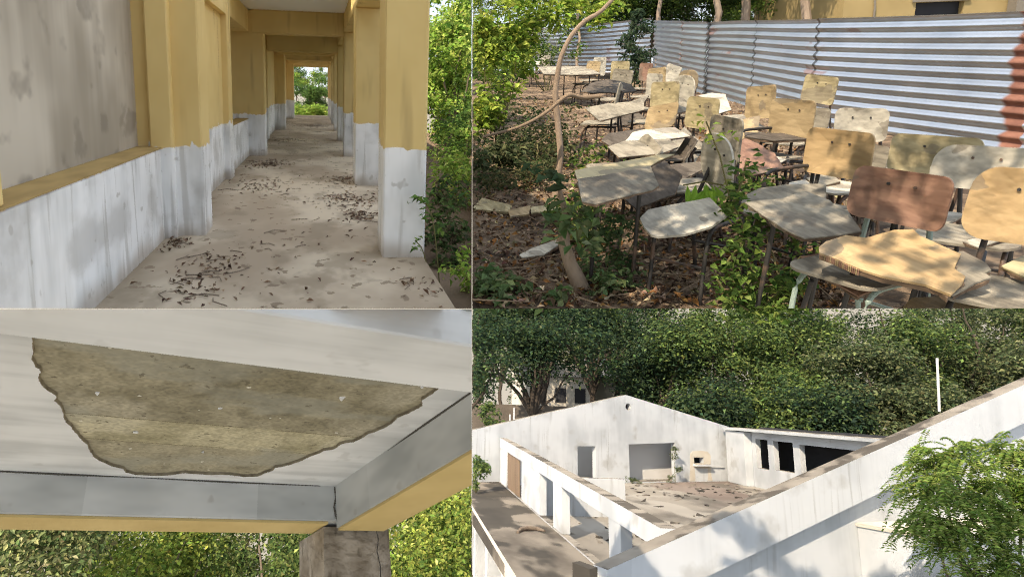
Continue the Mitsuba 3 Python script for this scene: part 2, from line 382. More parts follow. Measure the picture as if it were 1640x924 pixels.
def slab_fn(p, n, uv):
    x, y, z = Lp(p)
    g = fbm(x * 6, y * 7, 0, 5); a = fbm(x * 1.3 + 8, y * 2.2, 0, 4)
    c = mix((0.17, 0.152, 0.098), (0.33, 0.30, 0.21), smoothstep(0.28, 0.7, 0.5 * g + 0.5 * a))
    c = mix(c, (0.40, 0.37, 0.28), 0.5 * smoothstep(0.62, 0.72, fbm(x * 2.2, y * 1.5 + 7, 0, 4)))
    board = dr.abs(y - 3.86 + 0.01 * noise(x * 9)) < 0.006
    board2 = dr.abs(y - 4.22 + 0.012 * noise(x * 8)) < 0.006
    strip = smoothstep(3.84, 3.87, y) * smoothstep(4.24, 4.21, y)
    c = mix(c, c * 1.22 + C3(0.03, 0.03, 0.01), strip)
    c = mix(c, (0.14, 0.12, 0.07), 0.7 * dr.select((board | board2) & (noise(x * 5, 2) > 0.42), 1.0, 0.0))
    c = c * (0.80 + 0.40 * noise(x * 70, y * 70)) * (0.86 + 0.28 * fbm(x * 22 + 3, y * 5, 2, 3))
    c = mix(c, (0.30, 0.30, 0.25), 0.5 * smoothstep(0.55, 0.7, fbm(x * 1.7 + 5, y * 3.4, 4, 5)))
    pit = smoothstep(0.76, 0.84, fbm(x * 26, y * 26, 1, 3))
    c = mix(c, (0.12, 0.105, 0.07), 0.7 * pit)
    d, _, r = voronoi(x * 3.1, y * 3.1)
    return mix(c, (0.74, 0.72, 0.62), dr.select((d < 0.01 + 0.03 * noise(x * 50, y * 50)) & (r > 0.55), 0.85, 0.0))
mat('bare_slab', mikit.proc(slab_fn), 0.95, lambda p, n, uv: fbm(*[v * 30 for v in Lp(p)], 4), 0.016)
def raw_fn(p, n, uv):
    x, y, z = Lp(p)
    c = mix((0.16, 0.125, 0.085), (0.40, 0.345, 0.27), smoothstep(0.25, 0.72, 0.5 * fbm(x * 9, y * 9, z * 2.4, 4) + 0.5 * fbm(x * 4, y * 4 + 5, z * 5, 4)))
    return mix(c, (0.10, 0.08, 0.05), 0.6 * smoothstep(0.62, 0.75, fbm(x * 22, y * 22, z * 7, 3)))
mat('raw_concrete', mikit.proc(raw_fn), 0.95, lambda p, n, uv: fbm(*[v * 22 for v in Lp(p)], 4), 0.03)
mat('broken_edge', mikit.proc(lambda p, n, uv: mix((0.10, 0.08, 0.05), (0.34, 0.30, 0.22), fbm(*[v * 30 for v in Lp(p)], 3))), 0.95)
mat('crack', (0.09, 0.082, 0.07), 1.0)
mat('painted_shade', (0.27, 0.28, 0.275), 0.9)  # darker copy of the beam paint, shade put into the colour

B = thing('porch_ceiling', 'porch ceiling seen from below with a large piece of plaster fallen off between whitewashed beams', 'ceiling')
def por(part, m, bsdf='beam_paint', label=None, sm=False, cut='sd'):
    k = shape(f'{B}__{part}', S, m, bsdf, sm, cut)
    if k and label: labels[k] = {'label': label}
    return k
por('slab', box(-3.2, 2.3, 1.0, 5.0, 3.0180, 3.22), 'bare_slab', 'bare olive brown concrete slab showing where the plaster fell')
# plaster skin, 3 cm thick, with the ragged hole
rng = np.random.default_rng(11)
hole = [(0.0, 2.25), (0.072, 3.034 - 0.79), (1.95, 2.25), (1.93, 2.95), (1.90, 3.101), (1.956, 3.312), (1.915, 3.443), (1.918, 3.621), (1.843, 3.829), (1.734, 4.092), (1.637, 4.367), (1.493, 4.668), (1.41, 4.70), (1.329, 4.685), (1.2, 4.70), (1.058, 4.689), (0.95, 4.74), (0.853, 4.779), (0.694, 4.715),
        (0.524, 4.535), (0.384, 4.206), (0.319, 4.04), (0.237, 3.802), (0.152, 3.537), (0.085, 3.336), (0.04, 3.215), (0.03, 3.08), (0.01, 2.95)]
def ragged(poly, step, amp):
    out = []
    for a, b in zip(poly, poly[1:] + poly[:1]):
        a, b = np.array(a), np.array(b); k = max(1, int(np.linalg.norm(b - a) / step))
        for t in np.arange(k) / k: out.append(a + (b - a) * t + rng.normal(0, amp, 2))
    return out
hole_p = ragged(hole, 0.06, 0.011)
hole_p = [tuple(q) for q in hole_p]
hole_p = [tuple(q) for q in ragged(hole_p, 0.012, 0.0022)]
skin = prism([(-3.2, 1.0), (2.12, 1.0), (2.12, 4.81), (-3.2, 4.81)], 3.0, 3.0170) - prism(hole_p, 2.9, 3.1)
por('plaster', skin, 'lime_paint', 'whitewashed plaster skin with a ragged hole')
rim_in = m3.CrossSection([np.array(hole_p) if sum(a[0] * b[1] - a[1] * b[0] for a, b in zip(hole_p, hole_p[1:] + hole_p[:1])) > 0 else np.array(hole_p)[::-1]]).offset(-0.0035, m3.JoinType.Miter)
rim = prism(hole_p, 3.001, 3.0177) - m3.Manifold.extrude(rim_in, 0.1).translate([0, 0, 2.95])
por('plaster_edge', rim, 'broken_edge', 'dark broken edge of the fallen plaster')
# crumbs of plaster still sticking to the slab
crumbs = []
for x, y in [(1.80, 3.02), (1.84, 3.05), (0.95, 3.6), (1.2, 3.02), (1.05, 4.3), (0.62, 4.05), (1.5, 3.3), (0.35, 3.55)]:
    r = rng.uniform(0.004, 0.011)
    crumbs.append(hull(np.array([x, y, 3.016]) + rng.normal(0, 1, (14, 3)) * np.array([r, r, 0.004])))
for i, c in enumerate(crumbs): por('plaster_crumb', c, 'lime_paint', cut='')
# far beam with its lighter touched-up lengths, right beam, near beam
por('beam', box(-3.2, 2.468, 4.81, 5.10, 2.765, 3.2, 0.008), label='far beam, grey with a yellow underside')
por('beam_underside', box(-3.2, 2.06, 4.816, 5.11, 2.748, 2.7635), 'ochre_paint')
por('beam', hull([(2.106, 1.4, 3.2), (2.118, 1.4, 2.72), (2.47, 1.4, 2.72), (2.47, 1.4, 3.2), (2.106, 4.805, 3.2), (2.118, 4.805, 2.72), (2.47, 4.805, 2.72), (2.47, 4.805, 3.2)]), label='right-hand beam, grey with a yellow underside')
por('beam_underside', box(2.128, 2.475, 1.4, 4.80, 2.702, 2.7185), 'ochre_paint')
por('beam', box(-3.2, 2.10, 2.06, 2.475, 2.75, 3.2, 0.008), 'lime_paint', label='near beam seen from right below, streaked white')
por('ceiling_panel', box(-3.2, 2.10, 0.2, 2.055, 2.90, 2.93), 'painted_shade', 'underside beyond the near beam, its shade painted in dark grey')
# settlement cracks along the beams
def crack(pts, r): return tube(pts, r, 5)
por('crack', crack([(-0.1, 4.807, 2.996), (0.35, 4.806, 2.993), (0.8, 4.807, 2.996), (1.3, 4.806, 2.993), (2.0, 4.807, 2.997)], [0.004, 0.006, 0.0015, 0.005, 0.002]), 'crack', 'thin dark crack between ceiling and far beam')
por('crack', crack([(2.112, 3.0, 2.995), (2.111, 3.5, 2.996), (2.112, 4.0, 2.994)], [0.006, 0.008, 0.001]), 'crack')
por('crack', crack([(2.106, 4.80, 2.99), (2.118, 4.806, 2.92), (2.10, 4.806, 2.86), (2.115, 4.806, 2.80), (2.13, 4.80, 2.75)], [0.005, 0.009, 0.005, 0.010, 0.004]), 'crack', 'dark crack running down the corner onto the column')
# column of raw concrete
rc = np.random.default_rng(3)
def column_mesh():
    b = trimesh.creation.box((0.50, 0.46, 2.74)); b = b.subdivide().subdivide().subdivide().subdivide()
    v = np.array(b.vertices); d = meshkit.fbm(v * np.array([9, 9, 4]) + 5, 4, 2) - 0.5
    r = np.linalg.norm(v[:, :2], axis=1, keepdims=True)
    v[:, :2] *= 1 + (0.05 * d[:, None] * (0.3 / np.maximum(r, 0.1)))
    corner = np.minimum(0.25 - np.abs(v[:, 0]), 0.23 - np.abs(v[:, 1])) < 1e-3
    v += np.array([2.30, 5.10, 1.37])
    return v, np.array(b.faces)
por('column', column_mesh(), 'raw_concrete', 'unpainted cracked concrete column', 30)
por('crack', crack([(2.44, 4.855, 2.74), (2.455, 4.85, 2.66), (2.44, 4.852, 2.58), (2.46, 4.85, 2.48), (2.45, 4.85, 2.3)], 0.004), 'crack')
# unseen wall added to the left of the porch to block low sun
por('wall', box(-3.4, -3.2, 0.2, 5.3, 0, 3.2), 'lime_paint')

# ---- trees beyond the porch
sun_g = [(0.3, 0.362, 0.075), (0.2, 0.275, 0.062), (0.375, 0.425, 0.112), (0.112, 0.175, 0.044)]
dark_g = [(0.096, 0.144, 0.048), (0.144, 0.198, 0.06), (0.06, 0.102, 0.036), (0.228, 0.276, 0.096)]
dusty_g = [(0.25, 0.275, 0.125), (0.175, 0.213, 0.088), (0.338, 0.35, 0.163), (0.1, 0.144, 0.056)]
bt = [
 ('yellow green tree at the left end of the porch view', (0.0, 15.0, 0), (0.4, 15.0, 4.3), (1.9, 1.6, 1.5), dusty_g),
 ('light green tree under the middle of the far beam, blue gaps beside it', (3.4, 17.0, 0), (3.3, 17.0, 4.6), (1.6, 1.6, 1.3), sun_g),
 ('dusty green tree behind the far beam', (5.2, 18.5, 0), (5.3, 18.5, 5.0), (2.2, 1.8, 1.5), dusty_g),
 ('dark green tree left of the raw concrete column', (5.6, 15.5, 0), (5.9, 15.5, 4.6), (1.7, 1.5, 1.5), dark_g),
 ('pale green bush-like tree touching the raw concrete column', (6.4, 13.2, 0), (6.3, 13.2, 3.3), (1.1, 1.0, 0.95), sun_g),
 ('bright green tree right of the raw concrete column', (9.0, 13.5, 0), (8.8, 13.6, 4.3), (1.7, 1.6, 1.7), sun_g),
 ('tall green tree under the right-hand beam', (11.5, 17.0, 0), (11.3, 17.0, 6.0), (2.4, 2.0, 2.4), sun_g),
 ('dark tree low behind the bright trees', (8.5, 19.0, 0), (8.5, 19.0, 4.6), (3.0, 1.6, 2.0), dark_g),
 ('dark tree closing the gap behind the dusty green tree', (2.2, 21.0, 0), (2.2, 21.0, 5.6), (3.6, 1.4, 2.2), dark_g),
 ('hazy green tree far behind the column', (13.5, 22.0, 0), (13.5, 22.0, 6.4), (4.2, 1.4, 3.0), dusty_g),
]
for i, (lab, base, cr, rad, tn) in enumerate(bt):
    tree(S, 'leafy_tree', lab, 'tree', base, cr, rad, 100 + i, tn, n=22, r=0.74, per=480, size=0.098, trunk=0.10, cut='s', face=(-1.1, -1.4, 0.2), var=0.38)
# ================================================================== the roofless hall seen from above
S = 'hall'
def wash_fn(p, n, uv):
    x, y, z = Lh(p); top = Uh(n)
    u = x * 0.93 + y * 0.37 + 0.16 * fbm(x * 0.8, y * 0.8, z * 0.8, 2)
    s = fbm(u * 1.9, 3.0, z * 0.3, 5); w = fbm(x * 0.5, y * 0.5, z * 0.6, 4)
    c = mix((0.43, 0.455, 0.475), (0.555, 0.58, 0.60), smoothstep(0.3, 0.62, 0.6 * w + 0.4 * s))
    thin = smoothstep(0.58, 0.80, fbm(u * 7.5, 9.0, z * 0.16, 3)) * smoothstep(0.42, 0.6, fbm(x * 0.5, y * 0.5, z * 0.45 + 4, 4))
    c = mix(c, (0.25, 0.25, 0.235), 0.5 * thin)
    c = mix(c, (0.30, 0.295, 0.27), 0.45 * smoothstep(0.60, 0.78, fbm(x * 1.3, y * 1.3, z * 1.1 + 7, 5)))
    patch = mikit.cell_rand(dr.floor(u * 0.31), dr.floor(z * 0.05 + 3)) * 0.05
    c = c - patch
    dirt = mix((0.15, 0.132, 0.108), (0.31, 0.28, 0.235), fbm(x * 2.5, y * 2.5, 0, 5))
    dirt = mix(dirt, (0.06, 0.052, 0.042), 0.85 * smoothstep(0.48, 0.62, fbm(x * 1.6 + 3, y * 1.6, 0, 4)))
    return mix(c, dirt, smoothstep(0.6, 0.8, top))
mat('white_wash', mikit.proc(wash_fn), 0.85)
def hfloor_fn(p, n, uv):
    x, y, z = Lh(p)
    c = mix((0.10, 0.09, 0.076), (0.21, 0.19, 0.16), smoothstep(0.3, 0.68, fbm(x * 0.6, y * 0.35, 0, 5)))
    c = mix(c, (0.28, 0.26, 0.225), 0.7 * smoothstep(0.54, 0.66, fbm(x * 0.55 + 9, y * 0.3 + 2, 0, 4)))
    c = mix(c, (0.14, 0.105, 0.088), 0.7 * smoothstep(0.50, 0.62, fbm(x * 0.28 + 3.3, y * 0.17, 0, 4)) * smoothstep(34.0, 42.0, y))
    return c
mat('hall_floor_mat', mikit.proc(hfloor_fn), 0.95)
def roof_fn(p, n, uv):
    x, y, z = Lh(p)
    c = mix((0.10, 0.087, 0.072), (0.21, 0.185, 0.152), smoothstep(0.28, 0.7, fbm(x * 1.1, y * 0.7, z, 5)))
    return mix(c, (0.04, 0.037, 0.032), 0.85 * smoothstep(0.46, 0.58, fbm(x * 0.8 + 3, y * 0.35 + 1, 0, 4)))  # dark stains, strengthened to carry painted tree shade as well
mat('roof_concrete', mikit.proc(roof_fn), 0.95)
mat('stained_pale', mikit.proc(lambda p, n, uv: mix((0.46, 0.41, 0.33), (0.60, 0.57, 0.50), fbm(*[v * 2 for v in Lh(p)], 4))), 0.9)
mat('dark_bark', mikit.proc(lambda p, n, uv: mix((0.035, 0.028, 0.022), (0.10, 0.08, 0.062), fbm(p.x * 3, p.y * 3, p.z * 0.8, 3))), 0.95)
mat('grey_inside', (0.60, 0.59, 0.57), 0.9)
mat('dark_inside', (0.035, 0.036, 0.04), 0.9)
mat('weathered_wood', mikit.proc(lambda p, n, uv: mix((0.13, 0.09, 0.06), (0.27, 0.20, 0.14), fbm(Lh(p)[0] * 7, Lh(p)[1] * 7, Lh(p)[2] * 0.6, 4))), 0.85)
mat('pale_pole', (0.55, 0.56, 0.56), 0.5)
mat('grey_roofing', (0.16, 0.165, 0.18), 0.7)
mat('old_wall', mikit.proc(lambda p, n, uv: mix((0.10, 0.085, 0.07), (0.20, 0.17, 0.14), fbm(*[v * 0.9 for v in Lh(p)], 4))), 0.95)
mat('earth', mikit.proc(lambda p, n, uv: mix((0.07, 0.06, 0.04), (0.17, 0.14, 0.09), fbm(*[v * 0.7 for v in Lh(p)], 5))), 0.95)

def ground_sheet(x0, x1, y0, y1, nx, ny, z, amp, seed, f=0.3):
    gx, gy = np.meshgrid(np.linspace(x0, x1, nx), np.linspace(y0, y1, ny)); gp = np.stack([gx, gy, gx * 0], -1).reshape(-1, 3)
    gp[:, 2] = z + amp * (meshkit.fbm(gp * f, 4, seed) - 0.5)
    gi = np.arange(nx * ny).reshape(ny, nx)
    return gp, np.vstack([np.stack([gi[:-1, :-1], gi[:-1, 1:], gi[1:, 1:]], -1).reshape(-1, 3), np.stack([gi[:-1, :-1], gi[1:, 1:], gi[1:, :-1]], -1).reshape(-1, 3)])
shape('yard_ground', S, ground_sheet(-40, 110, 6, 150, 60, 60, -2.6, 0.6, 4, 0.15), 'earth', True, 'sd'); setting('yard_ground')
shape('hall_floor', S, prism([(5.5, 15.9), (22.2, 22.1), (22.2, 49.9), (5.5, 43.0)], 0.35, 0.65), 'hall_floor_mat', False); setting('hall_floor')

B = thing('roofless_hall', 'white roofless hall with two gable ends, open beams and a bare floor', 'building')
def hal(part, m, bsdf='white_wash', label=None, sm=False, cut='sd'):
    k = shape(f'{B}__{part}', S, m, bsdf, sm, cut)
    if k and label: labels[k] = {'label': label}
    return k
EB = np.array([1, 0.42]) / np.hypot(1, 0.42); OB = np.array([5.6, 43.2, 0.0])
def back(poly, off=0.0, thick=0.35):
    o = OB - np.array([-EB[1], EB[0], 0]) * off
    return upright(poly, o, EB, thick)
wall_b = back([(-5.0, -3), (18.6, -3), (18.6, 4.0), (18.02, 4.13), (9.11, 6.01), (-5.0, 3.05)])
hol = [[(5.27, 0.66), (6.63, 0.66), (6.63, 2.83), (5.27, 2.83)], [(9.22, 0.68), (12.95, 0.68), (12.98, 3.08), (9.2, 2.96)], [(14.57, 1.78), (15.42, 1.78), (15.42, 2.16), (14.57, 2.16)]]
for h in hol: wall_b = wall_b - back(h, 0.3, 1.0)
ring = [(9.24 + 0.21 * math.cos(a), 5.28 + 0.21 * math.sin(a)) for a in np.linspace(0, 2 * np.pi, 20)[:-1]]
wall_b = wall_b - back(ring, 0.3, 1.0)
hal('gable_wall', wall_b, label='far gable wall with a round vent hole, a door and a wide opening')
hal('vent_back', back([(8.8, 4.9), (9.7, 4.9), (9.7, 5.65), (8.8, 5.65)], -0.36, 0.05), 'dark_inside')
hal('room_wall', back([(8.0, 0.3), (17.5, 0.3), (17.5, 3.8), (8.0, 3.8)], -1.5, 0.2), 'grey_inside', 'grey back wall inside the wide opening')
hal('room_wall', back([(5.9, 0.3), (8.0, 0.3), (8.0, 3.5), (5.9, 3.5)], -2.2, 0.2), 'grey_inside')
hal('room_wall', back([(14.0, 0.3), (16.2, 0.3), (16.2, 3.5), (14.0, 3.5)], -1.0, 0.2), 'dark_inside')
hal('room_floor', prism([(8.5, 45.0), (19.5, 49.4), (18, 54), (7, 50)], 0.3, 0.66), 'hall_floor_mat')
hal('hatch_surround', back([(14.1, 0.66), (16.1, 0.66), (16.0, 1.2), (16.05, 2.3), (15.8, 2.52), (15.2, 2.6), (14.5, 2.56), (14.25, 2.40), (14.2, 1.4)], 0.02, 0.016) - back(hol[2], 0.1, 0.3) - back([(14.6, 0.6), (15.7, 0.6), (15.75, 1.45), (14.6, 1.5)], 0.1, 0.3), 'stained_pale', 'stained patch around the small serving hatch')
hal('hatch_shelf', back([(14.45, 1.62), (15.74, 1.62), (15.74, 1.74), (14.45, 1.74)], 0.42, 0.42), label='small white shelf under the hatch')
hal('pipe', back([(15.76, 1.55), (17.1, 1.5), (17.1, 1.58), (15.76, 1.63)], 0.12, 0.06), 'pale_pole')
# left side: low wall, posts and the eaves beam
hal('side_sill', box(5.42, 5.72, 15.97, 43.0, -0.5, 0.86, 0.02), label='low white sill wall along the porch roof')
hal('eaves_beam', hull([(x, y, z) for x in (5.42, 5.80) for y, z in ((15.90, 2.24), (15.90, 2.69), (43.0, 2.74), (43.0, 3.27))]), label='left eaves beam with a dirty top')
hal('side_panel', box(5.46, 5.74, 30.4, 35.15, 0.862, 2.679))
for y0, y1 in ((26.1, 27.6), (19.0, 20.1)): hal('post', box(5.45, 5.75, y0, y1, 0.862, 2.60, 0.015))
hal('post', box(5.45, 5.75, 40.2, 43.0, 0.862, 2.679))
hal('side_door', box(5.50, 5.56, 36.2, 40.2, 0.862, 2.66), 'weathered_wood', 'weathered brown boarding in the first side opening')
hal('partition_wall', box(5.8, 9.4, 31.9, 32.2, 0.651, 2.2), label='low cross wall inside the hall')
hal('partition_wall', box(9.1, 9.4, 32.3, 36.0, 0.651, 1.5))
# right side wall
rw = box(21.95, 22.25, 24.0, 49.2, 0.4, 4.0)
for y0, y1, z0, z1 in ((44.55, 46.1, 1.82, 3.56), (41.6, 43.85, 1.9, 3.55), (34.0, 40.9, 1.95, 3.5), (26, 33, 1.95, 3.5)): rw = rw - box(21.0, 23.0, y0, y1, z0, z1)
hal('side_wall', rw, label='right side wall with dark window openings')
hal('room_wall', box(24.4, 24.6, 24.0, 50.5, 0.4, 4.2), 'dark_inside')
hal('room_ceiling', box(22.26, 24.6, 24.0, 50.5, 3.7, 3.98), 'grey_inside')
hal('pier', box(21.45, 21.94, 46.6, 49.3, 0.652, 3.95, 0.02), label='square white pier in the far right corner')
hal('wall_cap', box(21.3, 22.35, 24.0, 49.5, 4.0, 4.16), label='dirty cap on the right side wall')
# near gable
EF = np.array([11.5, 4.3]) / np.hypot(11.5, 4.3); OF = np.array([3.80, 14.915, 0.0])
def front(poly, off=0.0, thick=0.4):
    o = OF - np.array([-EF[1], EF[0], 0]) * off
    return upright(poly, o, EF, thick)
def rake(u): return 2.12 + 0.2885 * u
UM = 18.6
hal('gable_wall', front([(0, -3), (UM, -3), (UM, rake(UM) - 0.95), (0, rake(0) - 0.95)], 0.0, 0.42), label='near gable wall, white, cut off by the picture edge')
hal('gable_parapet', front([(0.0, rake(0) - 0.948), (UM, rake(UM) - 0.948), (UM, rake(UM)), (0.0, rake(0))], 0.34, 0.46), label='projecting sloped parapet with a dirty top')
hal('gable_wall_return', front([(UM + 0.002, -3), (UM + 12, -3), (UM + 12, rake(UM) - 3.4), (UM + 0.002, rake(UM))], 0.2, 0.5))
hal('corner_edge', front([(-0.18, -3), (-0.004, -3), (-0.004, rake(0) - 0.02), (-0.18, rake(0) - 0.04)], 0.02, 0.6), 'roof_concrete', 'dark stained end of the near gable wall')
hal('annex', front([(7.25, -3), (14.5, -3), (14.5, 2.62), (7.25, 2.62)], 1.7, 1.69), label='low white annex at the foot of the near gable wall')
hal('annex_cap', front([(7.2, 2.622), (14.5, 2.622), (14.5, 2.70), (7.2, 2.70)], 1.75, 1.74), 'stained_pale')
# porch roof on the left
hal('porch_roof', prism([(2.95, 12.6), (5.40, 13.6), (5.41, 44.5), (2.3, 44.5), (2.6, 40)], 0.50, 0.84), 'roof_concrete', 'flat porch roof beside the hall, dark with stains and painted tree shade')
hal('porch_fascia', box(2.84, 2.945, 13.0, 40.0, 0.46, 0.86), 'stained_pale')
for y in (36.2, 31.5, 27.0, 22.5): hal('porch_column', box(3.0, 3.5, y, y + 0.7, -2.9, 0.498))
# rubble and dead leaves swept into the corners of the floor
rr = np.random.default_rng(90); chips = []
for cx, cy, sx, sy, k in ((8.5, 30, 1.4, 4, 40), (12, 40, 3, 4, 60), (18, 44, 3, 2.5, 70), (7.2, 24, 0.8, 3, 25), (20, 40, 1.5, 5, 40)):
    for x, y in zip(rr.normal(cx, sx, k), rr.normal(cy, sy, k)):
        if 5.9 < x < 21.3 and 20 < y < 43 + (x - 5.6) * 0.42 - 0.4 and y > 17 + x * 0.37:
            s = rr.uniform(0.04, 0.16); chips.append(hull(np.array([x, y, 0.66]) + rr.normal(0, 1, (8, 3)) * np.array([s, s, s * 0.4])))
shape('rubble', S, join(chips), 'roof_concrete', False); thing('rubble', 'crumbs of broken concrete strewn over the floor of the roofless hall', 'rubble', None, 'stuff')
# small things on roofs and walls
k = shape('fallen_branch', S, tube([(3.95, 26.2, 0.87), (4.1, 26.6, 0.90), (4.4, 26.9, 0.91), (4.75, 26.9, 0.90), (4.95, 26.6, 0.88)], [0.05, 0.08, 0.08, 0.07, 0.04]), 'bark', 40, 's')
thing(k, 'dark curved piece of branch lying on the porch roof', 'branch')
k = shape('metal_pole', S, tube([(14.0, 18.93, 5.3), (14.13, 18.95, 6.7)], 0.032), 'pale_pole', 40); thing(k, 'thin pale pole standing on the sloped parapet of the near gable', 'pole')
k = shape('metal_pole', S, tube([(6.35, 43.9, 3.3), (6.37, 43.95, 5.0)], 0.05), 'pale_pole', 40); thing(k, 'taller of two short poles behind the far gable slope', 'pole')
k = shape('metal_pole', S, tube([(6.12, 43.9, 3.3), (6.12, 43.9, 4.6)], 0.05), 'pale_pole', 40); thing(k, 'shorter of two short poles behind the far gable slope', 'pole')

# ---- behind the hall: yard wall, a house between the trees
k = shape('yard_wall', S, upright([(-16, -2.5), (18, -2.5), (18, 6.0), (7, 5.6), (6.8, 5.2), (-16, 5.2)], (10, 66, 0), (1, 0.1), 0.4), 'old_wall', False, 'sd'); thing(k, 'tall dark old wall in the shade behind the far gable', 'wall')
H = thing(numbered('house'), 'pale house with a grey roof half hidden behind the dark trees', 'house')
hx, hy = 19.0, 84.0
shape(H + '__wall', S, box(hx - 6, hx + 9, hy, hy + 8, -2, 9.2), 'stained_pale', False, 'sd')
shape(H + '__wall', S, box(hx - 5.9, hx + 1.4, hy - 2.5, hy - 0.02, -2, 8.4), 'stained_pale', False, 'sd')
shape(H + '__roof', S, hull([(hx - 6.6, hy - 3.0, 8.45), (hx + 2.2, hy - 3.0, 8.45), (hx + 2.2, hy - 0.04, 10.0), (hx - 6.6, hy - 0.04, 10.0), (hx - 6.6, hy - 0.04, 8.45), (hx + 2.2, hy - 0.04, 8.45)]), 'white_wash', False, 'sd')
shape(H + '__roof', S, hull([(hx + 2.3, hy - 2.0, 8.6), (hx + 10, hy - 2.0, 8.6), (hx + 10, hy + 4, 11.0), (hx + 2.3, hy + 4, 11.0), (hx + 2.3, hy + 4, 8.6), (hx + 10, hy + 4, 8.6)]), 'grey_roofing', False, 'sd')
for i in range(3): shape(H + '__window', S, box(hx - 4.8 + i * 2.2, hx - 3.6 + i * 2.2, hy - 2.54, hy - 2.51, 5.6, 7.2), 'dark_inside', False, 'sd')

# ---- trees around the hall
hg_dark = [(0.05, 0.088, 0.05), (0.075, 0.119, 0.056), (0.106, 0.156, 0.062), (0.037, 0.062, 0.043)]
hg_mid = [(0.117, 0.176, 0.065), (0.163, 0.227, 0.072), (0.078, 0.124, 0.058), (0.221, 0.286, 0.085)]
hg_olive = [(0.163, 0.194, 0.094), (0.119, 0.15, 0.075), (0.213, 0.237, 0.112), (0.081, 0.112, 0.062)]
hall_trees = [
 # label, x, y, crown z, rx, ry, rz, tones
 ('dark spreading tree with black trunk in front of the old wall', 10.2, 61, 10.6, 5.2, 4.0, 3.6, hg_dark, 44),
 ('very dark tree at the left end of the far gable', 3.8, 58, 8.8, 3.6, 3.5, 4.2, hg_dark, 40),
 ('dark tall tree above the house roof', 17.5, 70, 15.0, 5.0, 4.0, 3.4, hg_dark, 34),
 ('dark green tree just left of the gable peak', 22.0, 66, 9.4, 4.4, 4.0, 4.4, hg_dark, 46),
 ('bright topped tree straight above the gable peak', 26.5, 64, 11.0, 5.0, 4.0, 6.4, hg_mid, 60),
 ('broad green tree right of the gable peak', 34.0, 66, 10.6, 5.6, 4.5, 6.6, hg_mid, 64),
 ('olive tree above the square pier', 36.0, 57, 6.8, 4.6, 4.0, 4.6, hg_olive, 54),
 ('green tree over the dark window openings', 42.0, 62, 10.0, 5.6, 4.5, 6.4, hg_mid, 64),
 ('tall olive tree left of the pale pole', 49.0, 64, 11.4, 6.0, 5.0, 7.4, hg_olive, 64),
 ('tree with drooping greyish leaves behind the pale pole', 50.0, 55, 8.0, 5.2, 4.5, 5.6, hg_olive, 60),
 ('dense green tree at the upper right end of the parapet', 58.0, 60, 11.0, 6.0, 5.0, 7.4, hg_mid, 64),
 ('dark tree at the far right edge above the parapet', 64.0, 64, 13.0, 6.0, 5.0, 7.5, hg_dark, 60),
 ('dark low tree behind the right side wall', 30.5, 54.5, 4.4, 3.6, 3.0, 3.0, hg_dark, 44),
 ('dark tree filling the gap behind the broad trees', 40.0, 76, 9.0, 10.0, 4.0, 9.5, hg_dark, 110),
 ('dark tree behind the bright topped one', 27.0, 76, 9.0, 7.0, 4.0, 9.5, hg_dark, 80),
 ('olive tree far behind the pale pole', 56.0, 76, 9.0, 9.0, 4.0, 9.5, hg_olive, 110),
 ('dark tree far behind the right edge of the parapet', 70.0, 76, 10.0, 8.0, 4.0, 9.5, hg_dark, 90),
 ('low green tree hiding the trunks right of the gable peak', 31.0, 60, 5.4, 4.2, 3.0, 4.2, hg_mid, 60),
 ('low olive tree over the right side wall', 38.0, 54, 4.6, 4.4, 3.0, 4.0, hg_olive, 60),
 ('low dark tree at the foot of the pale pole', 47.0, 52, 4.6, 5.0, 3.0, 4.4, hg_dark, 60),
 ('far hazy tree behind the house', 22.0, 98, 12.0, 12.0, 3.0, 9.0, hg_olive, 100),
 ('far green tree closing the sky left of the gable peak', 30.0, 118, 16.0, 14.0, 3.0, 11.0, hg_mid, 90),
 ('far dark tree behind the dark tall one', 14.0, 112, 19.0, 9.0, 3.0, 7.0, hg_dark, 60),
 ('far olive tree showing above the window openings', 62.0, 120, 17.0, 16.0, 3.0, 12.0, hg_olive, 100),
 ('farthest green tree at the right edge', 92.0, 120, 18.0, 14.0, 3.0, 12.0, hg_mid, 90),
 ('low dark tree hiding the trunk right behind the gable peak', 24.0, 57, 4.2, 3.4, 2.5, 3.4, hg_dark, 44),
 ('low green tree just right of the gable peak', 28.5, 56, 4.4, 3.2, 2.5, 3.4, hg_mid, 44),
 ('dark tree top above the house at the upper picture edge', 12.5, 68, 15.5, 5.0, 3.0, 3.0, hg_dark, 40),
 ('tall green tree reaching the upper edge beside the pale pole', 68.0, 74, 15.0, 8.0, 3.5, 6.5, hg_mid, 80),
 ('tall olive tree at the upper right corner', 82.0, 78, 17.0, 9.0, 3.5, 8.0, hg_olive, 90),
 ('green tree top reaching the upper edge left of the gable peak', 24.0, 84, 17.5, 7.0, 3.0, 5.0, hg_mid, 70),
 ('dark tree above the left end of the old wall', 7.0, 74, 14.5, 5.5, 3.0, 4.5, hg_dark, 50),
]
for i, (lab, x, y, z, rx, ry, rz, tn, n) in enumerate(hall_trees):
    tree(S, 'yard_tree', lab, 'tree', (x, y, -2.4), (x + 0.4, y, z), (rx, ry, rz), 300 + i, tn, n=int(n * 0.62), r=1.7, per=330, size=0.34, trunk=0.36, bark='dark_bark', var=0.34, cut='s', limbs=12, aspect=0.6, fork=0.5)
